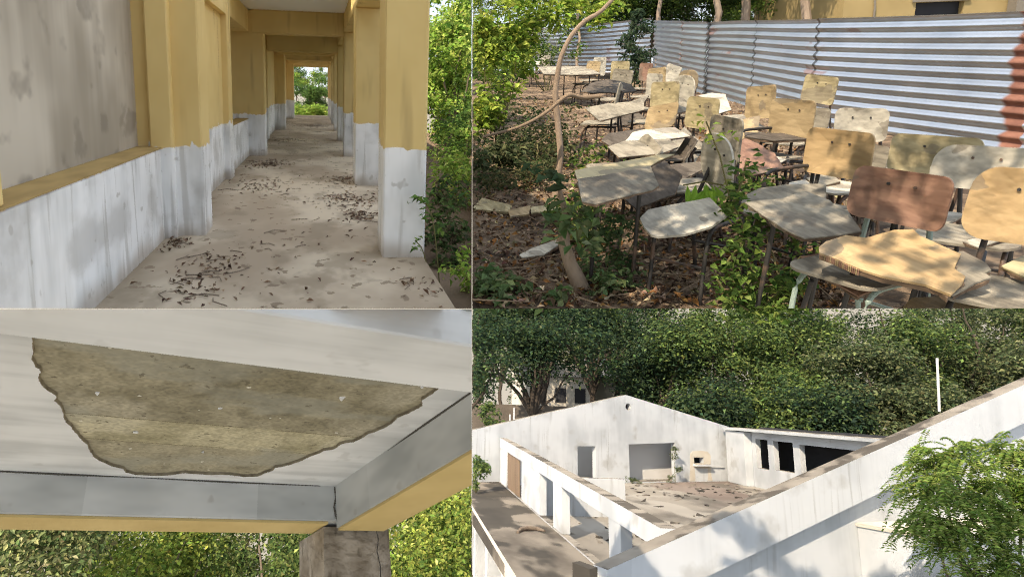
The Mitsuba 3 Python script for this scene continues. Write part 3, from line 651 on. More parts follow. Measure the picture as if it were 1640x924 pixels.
# feathery tree in front of the near gable
rng = np.random.default_rng(77)
kf = numbered('feathery_tree'); thing(kf, 'bright feathery tree growing up in front of the near gable wall', 'tree')
fc = [(9.6, 13.3, 4.35), (10.2, 13.4, 4.45), (9.35, 13.2, 3.95), (9.9, 13.0, 3.85), (10.6, 13.2, 3.9), (11.3, 13.6, 4.5), (11.9, 13.4, 4.2), (9.3, 13.2, 3.25), (9.7, 13.0, 3.1), (10.4, 12.9, 3.3), (11.2, 13.0, 3.5), (11.8, 13.0, 3.2), (10.3, 12.8, 2.6), (11.2, 12.8, 2.6), (9.9, 12.8, 2.2), (10.8, 12.7, 2.0), (11.9, 12.8, 2.2), (11.5, 13.4, 4.0), (10.9, 13.0, 1.5), (9.8, 12.9, 1.6)]
st, P, A, sz = [], [], [], []
root = np.array([10.8, 13.6, -2.4]); fork0 = np.array([10.6, 13.5, 0.6])
st.append(limb(rng, root, fork0, 0.11, 0.08))
for c in fc:
    c = np.array(c); st.append(limb(rng, fork0, c, 0.05, 0.012, 0.2, 8))
    for _ in range(46):
        # a drooping frond with paired leaflets
        d = rng.normal(size=3) * np.array([1, 1, 0.4]); d[0] -= 0.3; d /= np.linalg.norm(d)
        s0 = c + rng.normal(0, 0.16, 3); L = rng.uniform(0.35, 0.75)
        t = np.linspace(0.1, 1, 17)[:, None]
        rib = s0 + d * L * t + np.array([0, 0, 0.22]) * L * t - np.array([0, 0, 1.0]) * L * t ** 2 * 0.75
        side = np.cross(d, [0, 0, 1]); side /= max(np.linalg.norm(side), 1e-6)
        for sgn in (-1, 1):
            P.append(rib + side * sgn * 0.05); A.append(np.tile(side * sgn + d * 0.45 - np.array([0, 0, 0.25]), (17, 1))); sz.append(np.full(17, 0.105))
P, A, sz = np.vstack(P), np.vstack(A), np.concatenate(sz)
shape(kf + '__trunk', S, join(st), 'bark', 50, 'sd')
lv, lf = leaf_quads(P, sz * rng.uniform(0.8, 1.2, len(sz)), rng, 0.26, 0.7, axis=A)
shape(kf + '__crown', S, (lv, lf), 'leaf', False, 'sd', leaf_color(len(P), [(0.20, 0.30, 0.07), (0.28, 0.38, 0.09), (0.14, 0.22, 0.06), (0.32, 0.38, 0.12)], rng, 0.2))
shrub(S, 'leafy_creeper', 'broad-leaved creeper tangled in the feathery tree', 'creeper', [(11.6, 12.9, 3.7, 0.5), (11.9, 12.8, 3.1, 0.5), (11.2, 12.8, 3.9, 0.35), (11.9, 13, 4.3, 0.4), (12.2, 12.9, 2.6, 0.5)], 78, [(0.16, 0.24, 0.04), (0.22, 0.29, 0.05), (0.10, 0.17, 0.03)], per=420, size=0.10, foot=-2.4, up=0.6, aspect=0.75)
shrub(S, 'bush', 'small dark bush at the far end of the porch roof', 'bush', [(3.5, 37.5, 2.0, 0.6), (3.9, 38.2, 2.2, 0.5), (3.3, 36.8, 1.4, 0.5)], 79, hg_mid, per=260, size=0.2, foot=0.85)
shrub(S, 'opening_vine', 'thin vine hanging at the right edge of the wide opening', 'vine', [(17.2, 47.4, 2.3, 0.35), (17.35, 47.4, 1.5, 0.3), (17.2, 47.3, 2.8, 0.25), (16.9, 47.2, 0.9, 0.3)], 80, hg_olive, per=90, size=0.14, foot=0.65)
shrub(S, 'floor_weed', 'weed tuft on the threshold of the wide opening', 'weed', [(13.9, 46.2, 0.9, 0.3), (14.4, 46.4, 0.85, 0.25)], 86, hg_olive, per=90, size=0.14, foot=0.65)
shrub(S, 'bush', 'green bush in the shade below the porch roof', 'bush', [(2.6, 26.5, -2.0, 0.8), (2.9, 24.0, -1.9, 0.9), (3.0, 30.0, -2.2, 0.8)], 81, hg_mid, per=320, size=0.18, foot=-2.6)
shrub(S, 'bush', 'bright leaved bush at the left picture edge above the gable slope', 'bush', [(5.2, 46.0, 4.4, 0.7), (5.5, 46.2, 3.9, 0.6), (5.0, 46, 5.0, 0.5)], 82, hg_mid, per=300, size=0.22, foot=-2.4)
# ================================================================== the yard with the pile of broken school chairs by the zinc fence
S = 'yard'
def zinc_fn(p, n, uv):
    x, y, z = Ly(p)
    g = fbm(y * 3 + x, z * 3, 1.0, 4)
    c = mix((0.54, 0.60, 0.68), (0.78, 0.83, 0.90), g)
    # shadow lines painted dark where the sheets overlap, and nail heads
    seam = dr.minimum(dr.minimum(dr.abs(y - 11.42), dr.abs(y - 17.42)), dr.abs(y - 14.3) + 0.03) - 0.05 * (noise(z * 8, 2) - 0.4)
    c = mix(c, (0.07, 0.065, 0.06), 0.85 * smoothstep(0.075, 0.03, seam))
    return c * (0.80 + 0.25 * fbm(y * 0.8, z * 2.5, 4.0, 3))
def rustmask(p):
    x, y, z = Ly(p)
    r = smoothstep(8.30, 8.23, y + 0.12 * (noise(z * 7, 3) - 0.5)) * smoothstep(8.04, 8.06, y)
    r = dr.maximum(r, 0.8 * smoothstep(0.10, 0.0, dr.abs(y - 19.6)) * smoothstep(0.35, 0.55, noise(z * 5, 8)))
    return dr.maximum(r, 0.55 * smoothstep(0.70, 0.78, fbm(y * 1.7, z * 5, x, 4)))
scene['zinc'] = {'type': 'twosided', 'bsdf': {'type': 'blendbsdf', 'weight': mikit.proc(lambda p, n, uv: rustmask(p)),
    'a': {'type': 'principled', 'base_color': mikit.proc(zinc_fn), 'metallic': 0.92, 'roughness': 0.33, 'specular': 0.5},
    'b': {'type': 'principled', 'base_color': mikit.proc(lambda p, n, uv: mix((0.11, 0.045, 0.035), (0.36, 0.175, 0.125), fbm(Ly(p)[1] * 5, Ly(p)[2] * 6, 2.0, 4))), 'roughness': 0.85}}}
def ply_tone(lo, hi, dirt=0.5, off=0.0, peel=0.8):
    def fn(p, n, uv):
        x, y, z = Ly(p)
        grain = fbm(x * 46 + y * 14 + off, y * 7 - x * 2, z * 40, 3)
        c = mix(lo, hi, smoothstep(0.2, 0.75, 0.55 * grain + 0.45 * fbm(x * 3.1, y * 3.1 + off, z * 3, 4)))
        c = mix(c, C3(*[v * 0.35 for v in lo]), dirt * smoothstep(0.54, 0.72, fbm(x * 7 + off, y * 7, z * 7, 4)))
        # veneer worn through to the greyer ply below, with a sharp edge; dark specks
        worn = smoothstep(0.60, 0.615, fbm(x * 4.3 + off * 2, y * 4.3, z * 4.3 + 3, 5))
        c = mix(c, C3(0.20, 0.175, 0.14) * (0.7 + 0.6 * grain), 0.75 * worn * peel)
        return c * 0.86
    return mikit.proc(fn)
def ply_bump(p, n, uv):
    x, y, z = Ly(p)
    return fbm(x * 60 + y * 18, y * 10, z * 55, 3)
mat('ply_tan', ply_tone((0.30, 0.22, 0.12), (0.52, 0.41, 0.24), 0.5), 0.65, ply_bump, 0.0022)
mat('ply_yellow', ply_tone((0.32, 0.27, 0.15), (0.56, 0.49, 0.30), 0.5, 3.0), 0.65, ply_bump, 0.0022)
mat('ply_orange', ply_tone((0.42, 0.29, 0.145), (0.60, 0.44, 0.24), 0.4, 5.0), 0.6, ply_bump, 0.0022)
mat('ply_brown', ply_tone((0.20, 0.11, 0.08), (0.38, 0.235, 0.17), 0.55, 7.0), 0.7, ply_bump, 0.0022)
mat('ply_white', ply_tone((0.36, 0.34, 0.28), (0.64, 0.61, 0.52), 0.5, 9.0), 0.65, ply_bump, 0.0022)
mat('ply_grey', ply_tone((0.17, 0.155, 0.125), (0.38, 0.35, 0.28), 0.55, 11.0), 0.8, ply_bump, 0.0022)
mat('ply_dark', ply_tone((0.06, 0.05, 0.04), (0.14, 0.12, 0.10), 0.5, 13.0), 0.8, ply_bump, 0.0022)
mat('ply_core', ply_tone((0.10, 0.07, 0.05), (0.24, 0.17, 0.115), 0.5, 15.0), 0.9)
mat('chair_steel', mikit.proc(lambda p, n, uv: mix((0.045, 0.043, 0.042), (0.15, 0.10, 0.075), smoothstep(0.5, 0.7, fbm(*[v * 9 for v in Ly(p)], 4)))), 0.5)
mat('green_steel', (0.28, 0.36, 0.32), 0.5)
def yardsoil_fn(p, n, uv):
    x, y, z = Ly(p)
    c = mix((0.05, 0.036, 0.026), (0.17, 0.125, 0.085), smoothstep(0.25, 0.72, fbm(x * 5, y * 5, 0, 5)))
    return mix(c, (0.26, 0.20, 0.14), 0.5 * smoothstep(0.62, 0.72, fbm(x * 16, y * 16, 3, 3)))
mat('yard_soil', mikit.proc(yardsoil_fn), 0.95)
mat('house_yellow', mikit.proc(lambda p, n, uv: mix((0.30, 0.225, 0.10), (0.40, 0.31, 0.15), fbm(*[v * 1.4 for v in Ly(p)], 4))), 0.85)
mat('dark_void', (0.02, 0.022, 0.03), 0.6)
mat('paling_wood', mikit.proc(lambda p, n, uv: mix((0.20, 0.13, 0.08), (0.40, 0.28, 0.17), fbm(Ly(p)[0] * 6, Ly(p)[1] * 6, Ly(p)[2] * 1.2, 4))), 0.9)
mat('window_trim', (0.20, 0.18, 0.15), 0.7)

gp, gf = ground_sheet(-0.6, 9.5, 2.6, 30, 120, 200, 0.0, 0.09, 8, 1.1)
gp[:, 2] -= 0.015
gp[:, 2] += 0.035 * np.clip((gp[:, 1] - 12) / 6, 0, 9) * np.clip((5.5 - gp[:, 0]) / 4, 0, 1) * 3.2
def gz(x, y):
    x, y = np.asarray(x, float), np.asarray(y, float); q = np.stack([x, y, 0 * x], -1); z = 0.09 * (meshkit.fbm(q * 1.1, 4, 8) - 0.5) - 0.015
    return z + 0.035 * np.clip((y - 12) / 6, 0, 9) * np.clip((5.5 - x) / 4, 0, 1) * 3.2
shape('bare_ground', S, (gp, gf), 'yard_soil', True, 'sd'); setting('bare_ground')

# ---- zinc fence: corrugated sheets laid lengthwise
F = thing(numbered('zinc_fence'), 'fence of corrugated zinc sheets laid sideways, one end rusted red', 'fence')
FQ = np.array([[7.45, 6.0, 1.60], [6.66, 8.0, 1.56], [5.94, 11.25, 1.60], [6.52, 17.4, 1.66], [6.9, 23.0, 1.85]])
def fence_at(y):
    return np.array([np.interp(y, FQ[:, 1], FQ[:, k]) for k in (0, 1, 2)])
def sheet(y0, y1, off, h0=0.0, seed=0, amp=0.021, pitch=0.138):
    rng = np.random.default_rng(seed)
    ts = np.linspace(y0, y1, 44); zs = np.linspace(0, 1, 150)
    P = np.array([fence_at(t) for t in ts])
    d = np.gradient(P[:, :2], axis=0); d /= np.linalg.norm(d, axis=1, keepdims=True)
    nrm = np.stack([-d[:, 1], d[:, 0]], 1)
    v = np.zeros((44, 150, 3)); warp = rng.uniform(0, 6)
    for i in range(44):
        H = P[i, 2] + 0.012 * math.sin(ts[i] * 0.8 + warp) - (h0 if False else 0)
        z = zs * (H + 0.05) - 0.05
        o = off + amp * np.cos(2 * np.pi * (H - z) / pitch) + 0.012 * np.sin(ts[i] * 0.7 + warp)
        # small dents
        o += 0.004 * (meshkit.noise(np.stack([np.full(150, ts[i] * 2.2), z * 3, np.full(150, seed)], 1)) - 0.5)
        v[i, :, 0] = P[i, 0] + nrm[i, 0] * o; v[i, :, 1] = P[i, 1] + nrm[i, 1] * o; v[i, :, 2] = z 
    idx = np.arange(44 * 150).reshape(44, 150)
    f = np.vstack([np.stack([idx[:-1, :-1], idx[1:, :-1], idx[1:, 1:]], -1).reshape(-1, 3), np.stack([idx[:-1, :-1], idx[1:, 1:], idx[:-1, 1:]], -1).reshape(-1, 3)])
    return v.reshape(-1, 3), f
for i, (y0, y1, off, lab) in enumerate([(6.1, 8.06, -0.05, None), (7.99, 11.45, 0.0, 'zinc sheet with a band of red rust at its near end'), (11.35, 17.45, -0.045, None), (17.35, 19.7, 0.0, None), (19.6, 23.0, -0.05, None)]):
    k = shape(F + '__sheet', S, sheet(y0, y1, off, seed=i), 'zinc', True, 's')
    if lab: labels[k] = {'label': lab}
for y in (8.02, 11.4, 14.4, 17.4, 20.4, 22.9):
    a = fence_at(y); shape(F + '__post', S, tube([(a[0] + 0.14, a[1] + 0.02, 0), (a[0] + 0.14, a[1] + 0.02, a[2] - 0.02)], 0.04), 'bark', 40, 's')
F2 = thing(numbered('zinc_fence'), 'farther stretch of zinc fence seen between the plants', 'fence')
FQ = np.array([[3.7, 31.0, 1.5], [5.3, 27.5, 1.5], [6.9, 23.2, 1.6]])[::-1][::-1]
FQ = FQ[np.argsort(FQ[:, 1])]
def far_sheet(y0, y1, seed):
    v, f = sheet(y0, y1, 0.0, seed=seed, pitch=0.14); v[:, 2] += 0.30
    return v, f
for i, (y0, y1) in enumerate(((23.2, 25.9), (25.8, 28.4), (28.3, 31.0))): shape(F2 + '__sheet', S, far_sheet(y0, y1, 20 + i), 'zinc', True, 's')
PF = thing(numbered('paling_fence'), 'weathered fence of upright palings at the far left of the yard', 'fence')
prng = np.random.default_rng(5)
for i in range(26):
    x = 1.5 + i * 0.105; h = 2.05 + prng.uniform(-0.1, 0.12)
    shape(PF + '__paling', S, box(x, x + 0.085, 30.5 + prng.uniform(0, 0.03), 30.53 + prng.uniform(0.02, 0.04), 0.7, h), 'paling_wood', False, 's')
for z in (1.1, 1.75): shape(PF + '__rail', S, box(1.45, 4.3, 30.58, 30.63, z, z + 0.07), 'paling_wood', False, 's')

# ---- chairs
def plate(outline, thick, fn=None, rings=5):
    """a star-shaped board: outline (n x 2), its face bent by fn(u, v); top and bottom faces and a rim"""
    o = np.array(outline, float); c = o.mean(0); n = len(o)
    a2 = np.sum(o[:, 0] * np.roll(o[:, 1], -1) - o[:, 1] * np.roll(o[:, 0], -1))
    if a2 < 0: o = o[::-1]
    R = [c + (o - c) * k / rings for k in range(1, rings + 1)]
    flat = np.vstack([[c]] + R); z = np.zeros(len(flat)) if fn is None else fn(flat[:, 0], flat[:, 1])
    top = np.column_stack([flat, z]); bot = np.column_stack([flat, z - thick]); m = len(flat)
    f = []
    for j in range(n):
        k = (j + 1) % n
        f += [[0, 1 + j, 1 + k], [m, m + 1 + k, m + 1 + j]]
        for r in range(rings - 1):
            p, q, s, t = 1 + r * n + j, 1 + r * n + k, 1 + (r + 1) * n + j, 1 + (r + 1) * n + k
            f += [[p, s, t], [p, t, q], [m + p, m + t, m + s], [m + p, m + q, m + t]]
        s, t = 1 + (rings - 1) * n + j, 1 + (rings - 1) * n + k
        f += [[s, m + s, m + t], [s, m + t, t]]
    return np.vstack([top, bot]), np.array(f)
def rounded(w, h, r, n=5, pinch=0.0):
    out = []
    for cx, cy, a0 in ((w / 2 - r, h / 2 - r, 0), (-w / 2 + r, h / 2 - r, 90), (-w / 2 + r, -h / 2 + r, 180), (w / 2 - r, -h / 2 + r, 270)):
        for a in np.linspace(a0, a0 + 90, n): out.append((cx + r * math.cos(math.radians(a)), cy + r * math.sin(math.radians(a))))
    o = np.array(out); o[:, 0] *= 1 - pinch * (o[:, 1] / h + 0.5)
    return o
def oval(w, h, p=2.6):
    t = np.linspace(0, 2 * np.pi, 30)[:-1]
    return np.stack([w / 2 * np.sign(np.cos(t)) * np.abs(np.cos(t)) ** (2 / p), h / 2 * np.sign(np.sin(t)) * np.abs(np.sin(t)) ** (2 / p)], 1)
def place(v, o, ex, ey, ez): return np.array(o) + v[:, :1] * ex + v[:, 1:2] * ey + v[:, 2:] * ez
CH_GROUP = 'discarded school chairs in the yard'
def chair(label, bx, by, face, w=0.46, h=0.26, form='rect', bmat='ply_tan', smat='ply_grey', tilt=8, roll=0.0, bz=0.76, seat=True, legs=True, back_turn=0.0, steel='chair_steel', z0=None, bolts=True, seat_poly=None, seatlab=None, arm=False):
    z0 = gz(bx, by) if z0 is None else z0
    key = thing(numbered('school_chair'), label, 'chair', CH_GROUP)
    def axes(deg):
        t = math.radians(deg); f = np.array([math.sin(t), math.cos(t), 0.0]); return f, np.array([f[1], -f[0], 0.0])
    f, r = axes(face); B0 = np.array([bx, by, z0 + bz]); up = np.array([0, 0, 1.0])
    fb, rb = axes(face + back_turn); tl = math.radians(tilt); rl = math.radians(roll)
    nb = fb * math.cos(tl) + up * math.sin(tl); ub = np.cross(nb, -rb) if np.dot(np.cross(nb, -rb), up) > 0 else np.cross(nb, rb)
    rb2 = rb * math.cos(rl) + ub * math.sin(rl); ub2 = ub * math.cos(rl) - rb * math.sin(rl)
    o = rounded(w, h, 0.05) if form == 'rect' else rounded(w, h, 0.095, 7, 0.12) if form == 'round' else oval(w, h)
    v, fc = plate(o, 0.013, lambda a, b: 0.55 * a * a + 0.12 * b * b)
    shape(key + '__backrest', S, (place(v, B0, rb2, ub2, nb), fc), bmat, 25, 'sd')
    if bolts:
        for s in (-1, 1):
            c = B0 + rb2 * 0.06 * s + ub2 * h * 0.22 + nb * 0.004
            shape(key + '__bolt', S, tube([c, c + nb * 0.008], 0.0075, 6), 'chair_steel', False, 'sd')
    ctr = np.array([bx, by, z0]) + f * 0.25
    if seat:
        if seat_poly is None:
            o2 = rounded(0.42, 0.40, 0.07, 5, -0.06)
            v, fc = plate(o2, 0.013, lambda a, b: 0.35 * a * a - 0.5 * np.clip(b - 0.12, 0, 1) ** 2 + 0.25 * np.clip(-b - 0.08, 0, 1) ** 2)
            k = shape(key + '__seat', S, (place(v, ctr + up * 0.445, r, f, up), fc), smat, 25, 'sd')
        else:
            c, a, n, poly = seat_poly; b = np.cross(n, a)
            v, fc = plate(poly, 0.014, lambda u, w_: 0.5 * u * u + 0.3 * w_ * w_)
            k = shape(key + '__seat', S, (place(v, c, a, b, n), fc), smat, 25, 'sd')
        if k and seatlab: labels[k] = {'label': seatlab}
    if legs:
        for s in (-1, 1):
            q = np.array([bx, by, z0]) + r * 0.165 * s
            fr = bend([q + f * 0.47 - up * 0.02, q + f * 0.42 + up * 0.425, q + f * 0.02 + up * 0.415], 6, 0.28)
            shape(key + '__leg', S, tube(fr, 0.0125), steel, 50, 'sd')
            top = B0 + rb2 * 0.13 * s - nb * 0.02 + ub2 * 0.07
            rr = bend([q - f * 0.10 - up * 0.02, q - f * 0.0 + up * 0.43, top - ub2 * 0.10, top], 5, 0.3)
            shape(key + '__leg', S, tube(rr, 0.0125), steel, 50, 'sd')
        a, b = np.array([bx, by, z0]) + f * 0.44 + up * 0.2, np.array([bx, by, z0]) - f * 0.05 + up * 0.2
        shape(key + '__stretcher', S, tube([a - r * 0.165, a + r * 0.165], 0.009), steel, 50, 'sd')
        shape(key + '__stretcher', S, tube([b - r * 0.165, b + r * 0.165], 0.009), steel, 50, 'sd')
    if arm:
        q = np.array([bx, by, z0]) + r * 0.20
        ap = bend([q - f * 0.02 + up * 0.44, q - f * 0.03 + up * 0.66, q + f * 0.38 + up * 0.665, q + f * 0.42 + up * 0.46], 5, 0.25)
        shape(key + '__arm', S, tube(ap, 0.0125), steel, 50, 'sd')
    return key
BD = {
 'T1': ((1.05, 4.03, 0.66), -15, 12, [(-0.24, 0.09), (-0.09, 0.15), (0.05, 0.23), (0.18, 0.3), (0.22, 0.01), (0.19, -0.05), (0.0, -0.17), (-0.12, -0.26), (-0.19, -0.23)]),
 'T1b': ((1.23, 4.50, 0.69), -15, 9, [(-0.33, -0.1), (-0.16, -0.0), (0.21, 0.23), (0.29, 0.23), (0.18, 0.08), (0.13, -0.02), (-0.01, -0.11), (-0.3, -0.28)]),
 'T2a': ((2.02, 6.45, 0.62), -17, 6, [(-0.27, -0.29), (-0.22, 0.04), (-0.14, 0.13), (0.09, 0.23), (0.15, 0.23), (0.27, -0.11), (0.11, -0.2)]),
 'T2b': ((1.74, 5.92, 0.58), -16, 8, [(-0.29, 0.02), (-0.16, 0.19), (0.21, 0.26), (0.28, 0.02), (0.14, -0.17), (-0.19, -0.28)]),
 'T3': ((2.25, 8.55, 0.66), -15, 14, [(-0.44, -0.01), (-0.18, 0.13), (0.08, 0.18), (0.31, 0.42), (0.24, 0.17), (0.24, -0.11), (0.02, -0.27), (-0.25, -0.46)]),
 'T4': ((2.45, 10.09, 0.72), -14, 12, [(-0.37, -0.07), (-0.25, 0.26), (0.01, 0.36), (0.3, 0.18), (0.38, -0.1), (0.12, -0.32), (-0.2, -0.26)]),
 'FT': ((3.08, 16.23, 0.75), -11, 4, [(-0.76, 0.93), (-0.12, 0.87), (0.38, 0.6), (0.63, -0.74), (0.35, -0.89), (-0.55, -0.55)]),
 'FT2': ((2.92, 22.06, 0.75), -8, 4, [(-0.43, 0.64), (0.37, 0.37), (0.4, -0.69), (-0.36, -0.27)]),
 'T5': ((1.81, 3.44, 0.60), -28, 13, [(-0.27, 0.1), (-0.2, 0.14), (-0.1, 0.17), (0.0, 0.29), (0.12, 0.18), (0.14, 0.13), (0.2, 0.07), (0.25, -0.13), (0.16, -0.19), (0.07, -0.23), (0.02, -0.25), (-0.08, -0.16), (-0.14, -0.08), (-0.24, 0.05)]),
 'T6': ((1.90, 2.87, 0.55), -34, 13, [(-0.27, 0.02), (-0.25, 0.08), (-0.18, 0.16), (-0.1, 0.15), (-0.0, 0.26), (0.07, 0.28), (0.1, 0.22), (0.24, 0.09), (0.22, -0.04), (0.26, -0.09), (0.21, -0.25), (0.13, -0.19), (0.04, -0.18), (-0.02, -0.17), (-0.1, -0.13), (-0.21, -0.06), (-0.26, -0.03)]),
 'T6b': ((2.13, 2.71, 0.53), -38, 13, [(-0.08, 0.13), (-0.04, 0.16), (0.04, 0.09), (0.06, 0.03), (0.04, -0.0), (0.06, -0.03), (0.02, -0.09), (-0.05, -0.21), (-0.04, -0.05)]),
 'T7': ((1.82, 3.06, 0.40), -31, 10, [(-0.18, 0.12), (-0.11, 0.2), (0.11, 0.01), (0.15, -0.06), (0.07, -0.17), (0.01, -0.1), (-0.09, 0.02)]),
 'T8': ((2.12, 2.74, 0.38), -38, 10, [(0.05, 0.15), (0.13, 0.11), (0.21, 0.06), (0.21, -0.04), (-0.17, -0.2), (-0.18, -0.1), (-0.16, -0.01), (-0.09, 0.03)]),
 'T9': ((2.41, 2.83, 0.50), -40, 10, [(-0.05, -0.01), (0.04, 0.16), (0.05, -0.11), (-0.04, -0.03)]),
 'S1': ((1.37, 3.97, 0.45), -19, 16, [(-0.2, -0.01), (-0.16, 0.1), (-0.03, 0.18), (0.09, 0.22), (0.18, 0.24), (0.27, 0.03), (0.19, -0.07), (0.05, -0.15), (-0.09, -0.2), (-0.13, -0.19), (-0.17, -0.11)]),
 'S2': ((4.38, 11.20, 0.43), -21, 8, [(-0.26, 0.41), (-0.06, 0.58), (0.14, 0.48), (0.22, -0.55), (0.05, -0.78), (0.02, -0.11), (-0.15, 0.1)]),
 'S3': ((3.36, 7.93, 0.50), -23, 6, [(-0.21, 0.33), (0.04, 0.44), (0.28, -0.22), (0.03, -0.37), (-0.17, -0.12)]),
 'S4': ((2.75, 5.78, 0.45), -25, 8, [(-0.13, -0.05), (0.01, 0.15), (0.11, 0.04), (0.01, -0.14)]),
 'S5': ((1.90, 5.50, 0.45), -19, 8, [(-0.21, 0.06), (-0.04, 0.18), (0.2, 0.26), (0.19, 0.07), (0.01, -0.24), (-0.14, -0.3)]),
 'S6': ((2.70, 3.38, 0.45), -39, 8, [(-0.09, -0.05), (0.04, 0.1), (0.08, 0.06), (-0.02, -0.11)]),
 'S7': ((3.46, 4.82, 0.45), -36, 8, [(-0.12, 0.1), (-0.06, 0.16), (0.05, 0.08), (0.11, -0.11), (0.01, -0.21)]),
 'S8': ((2.74, 4.96, 0.45), -29, 6, [(-0.11, 0.02), (0.04, 0.19), (0.1, -0.02), (-0.03, -0.19)]),
 'S9': ((2.55, 4.06, 0.45), -32, 6, [(-0.09, 0.02), (-0.04, 0.18), (0.13, -0.01), (0.01, -0.18)]),
 'S10': ((0.73, 4.96, 0.02), -8, 0, [(-0.14, -0.13), (-0.05, 0.04), (0.13, 0.26), (0.17, 0.19), (0.03, -0.13), (-0.12, -0.19)]),
 'P1': ((0.49, 6.36, 0.03), -4, 2, [(-0.15, -0.02), (-0.07, 0.32), (0.2, 0.02), (0.15, -0.21), (-0.14, -0.08)]),
 'P2': ((0.73, 6.11, 0.03), -7, 2, [(-0.1, 0.05), (0.1, 0.21), (0.08, -0.08), (-0.08, -0.16)]),
 'P3': ((0.99, 6.21, 0.03), -9, 2, [(-0.15, 0.04), (0.1, 0.14), (0.19, -0.01), (-0.14, -0.17)]),
 'A1': ((2.95, 6.14, 0.60), -26, 6, [(-0.27, 0.11), (-0.04, 0.1), (0.28, 0.1), (0.28, -0.08), (-0.02, -0.17), (-0.25, -0.06)]),
}
def board_axes(c, deg, tilt):
    a = np.array([math.cos(math.radians(deg)), math.sin(math.radians(deg)), 0.0]); t = np.array([a[1], -a[0], 0.0])
    n = t * math.sin(math.radians(tilt)) + np.array([0, 0, math.cos(math.radians(tilt))])
    return np.array(c, float), a, n
def board(name, label, cat, k, m, thick=0.013, legs=True, bendf=None, group='broken desk tops and seats'):
    c, deg, tilt, poly = BD[k]; c, a, n = board_axes(c, deg, tilt); b = np.cross(n, a)
    key = thing(numbered(name), label, cat, group)
    v, f = plate(ragged(list(map(tuple, poly)), 0.05, 0.0016), thick * 0.4, bendf, 4)
    shape(key + '__top', S, (place(v, c, a, b, n), f), m, 25, 'sd')
    pc = np.array(poly); pc = pc.mean(0) + (pc - pc.mean(0)) * 0.985
    v, f = plate(ragged(list(map(tuple, pc)), 0.035, 0.006), thick * 0.8, bendf, 4)
    shape(key + '__core', S, (place(v, c - n * (thick * 0.42 + 0.0015), a, b, n), f), 'ply_core', 25, 'sd')
    if legs and c[2] > 0.2:
        for u, w in ((-0.12, 0.05), (0.12, 0.08)):
            p = c + a * u + b * w - n * 0.03; g = np.array([p[0] + 0.05 * u, p[1] + 0.12, gz(p[0], p[1]) - 0.02])
            shape(key + '__leg', S, tube(bend([p + b * 0.12, p - np.array([0, 0, 0.02]), g], 5, 0.2), 0.0125), 'chair_steel', 50, 'sd')
    return key
rng = np.random.default_rng(21)
chair('large tan chair cut by the right edge, nearest of the standing chairs', 2.44, 2.83, -133, 0.48, 0.31, 'round', 'ply_orange', 'ply_grey', 6, bz=0.75)
chair('chair with a reddish brown stained backrest beside the largest desk top', 2.10, 3.16, -116, 0.44, 0.24, 'rect', 'ply_brown', 'ply_grey', 10, bz=0.75, steel='green_steel')
chair('chair with a wide whitish rounded backrest at the right edge', 2.905, 3.72, -137, 0.50, 0.23, 'round', 'ply_white', 'ply_grey', 6)
chair('upright tan chair standing alone before the middle of the zinc fence, two bolt heads showing', 2.52, 4.41, -113, 0.46, 0.29, 'rect', 'ply_orange', 'ply_grey', 4, arm=True)
chair('pale yellow chair behind the brown one', 2.947, 4.17, -128, 0.47, 0.24, 'rect', 'ply_yellow', 'ply_white', 8, arm=True)
chair('light grey chair closest to the zinc fence', 3.285, 5.51, -147, 0.36, 0.25, 'rect', 'ply_white', 'ply_grey', 4, arm=True)
chair('tan chair left of the light grey one', 3.08, 6.15, -111, 0.46, 0.31, 'rect', 'ply_tan', 'ply_grey', 4, arm=True)
chair('small tan chair against the bluish zinc, left of the square tan one', 3.49, 7.66, -103, 0.46, 0.34, 'rect', 'ply_tan', 'ply_grey', 4, roll=-6)
chair('tan chair with a plant sprig before its backrest', 2.60, 6.92, -108, 0.46, 0.30, 'rect', 'ply_yellow', 'ply_grey', 6)
chair('dull shaded chair behind the white leaning backrest', 2.05, 4.99, -96, 0.44, 0.32, 'rect', 'ply_grey', 'ply_grey', 4)
cS, aS, nS = board_axes(*BD['S1'][:3])
chair('nearest chair of the left group, white peeling backrest turned edge-on, pale seat', 1.73, 4.30, -132, 0.42, 0.36, 'oval', 'ply_white', 'ply_white', -4, roll=10, bz=0.72, back_turn=38, seat_poly=(cS, aS, nS, BD['S1'][3]), seatlab='pale seat catching the sun on its front lip')
chair('chair with a white oval backrest at the left end of the bluish zinc', 3.36, 9.67, -110, 0.44, 0.40, 'oval', 'ply_white', 'ply_grey', 2, roll=6)
chair('chair with a grey white backrest half behind the white oval one', 3.25, 10.6, -105, 0.40, 0.36, 'rect', 'ply_white', 'ply_grey', 2)
chair('chair with a brown oval backrest just behind the white oval ones', 3.906, 11.08, -112, 0.44, 0.34, 'oval', 'ply_tan', 'ply_grey', 2)
chair('far tan chair with an upright square backrest by the dark plant', 3.594, 13.88, -122, 0.46, 0.42, 'rect', 'ply_yellow', 'ply_grey', 4)
chair('far shaded brown chair close to the fence corner', 4.242, 14.4, -106, 0.46, 0.34, 'rect', 'ply_brown', 'ply_grey', 4)
chair('far white chair at the end of the long table', 4.02, 17.4, -115, 0.46, 0.42, 'rect', 'ply_white', 'ply_grey', 4, z0=0.0)
chair('far pale chair behind the long table, its back to the plants', 3.3, 21.0, -118, 0.46, 0.40, 'rect', 'ply_white', 'ply_grey', 4)
chair('farthest pale chair at the left end of the row', 2.5, 23.5, -118, 0.46, 0.42, 'rect', 'ply_white', 'ply_grey', 4)
chair('chair without a visible seat crowded behind the upright tan one', 2.95, 4.95, -118, 0.44, 0.24, 'rect', 'ply_grey', 'ply_white', 14, bz=0.60)
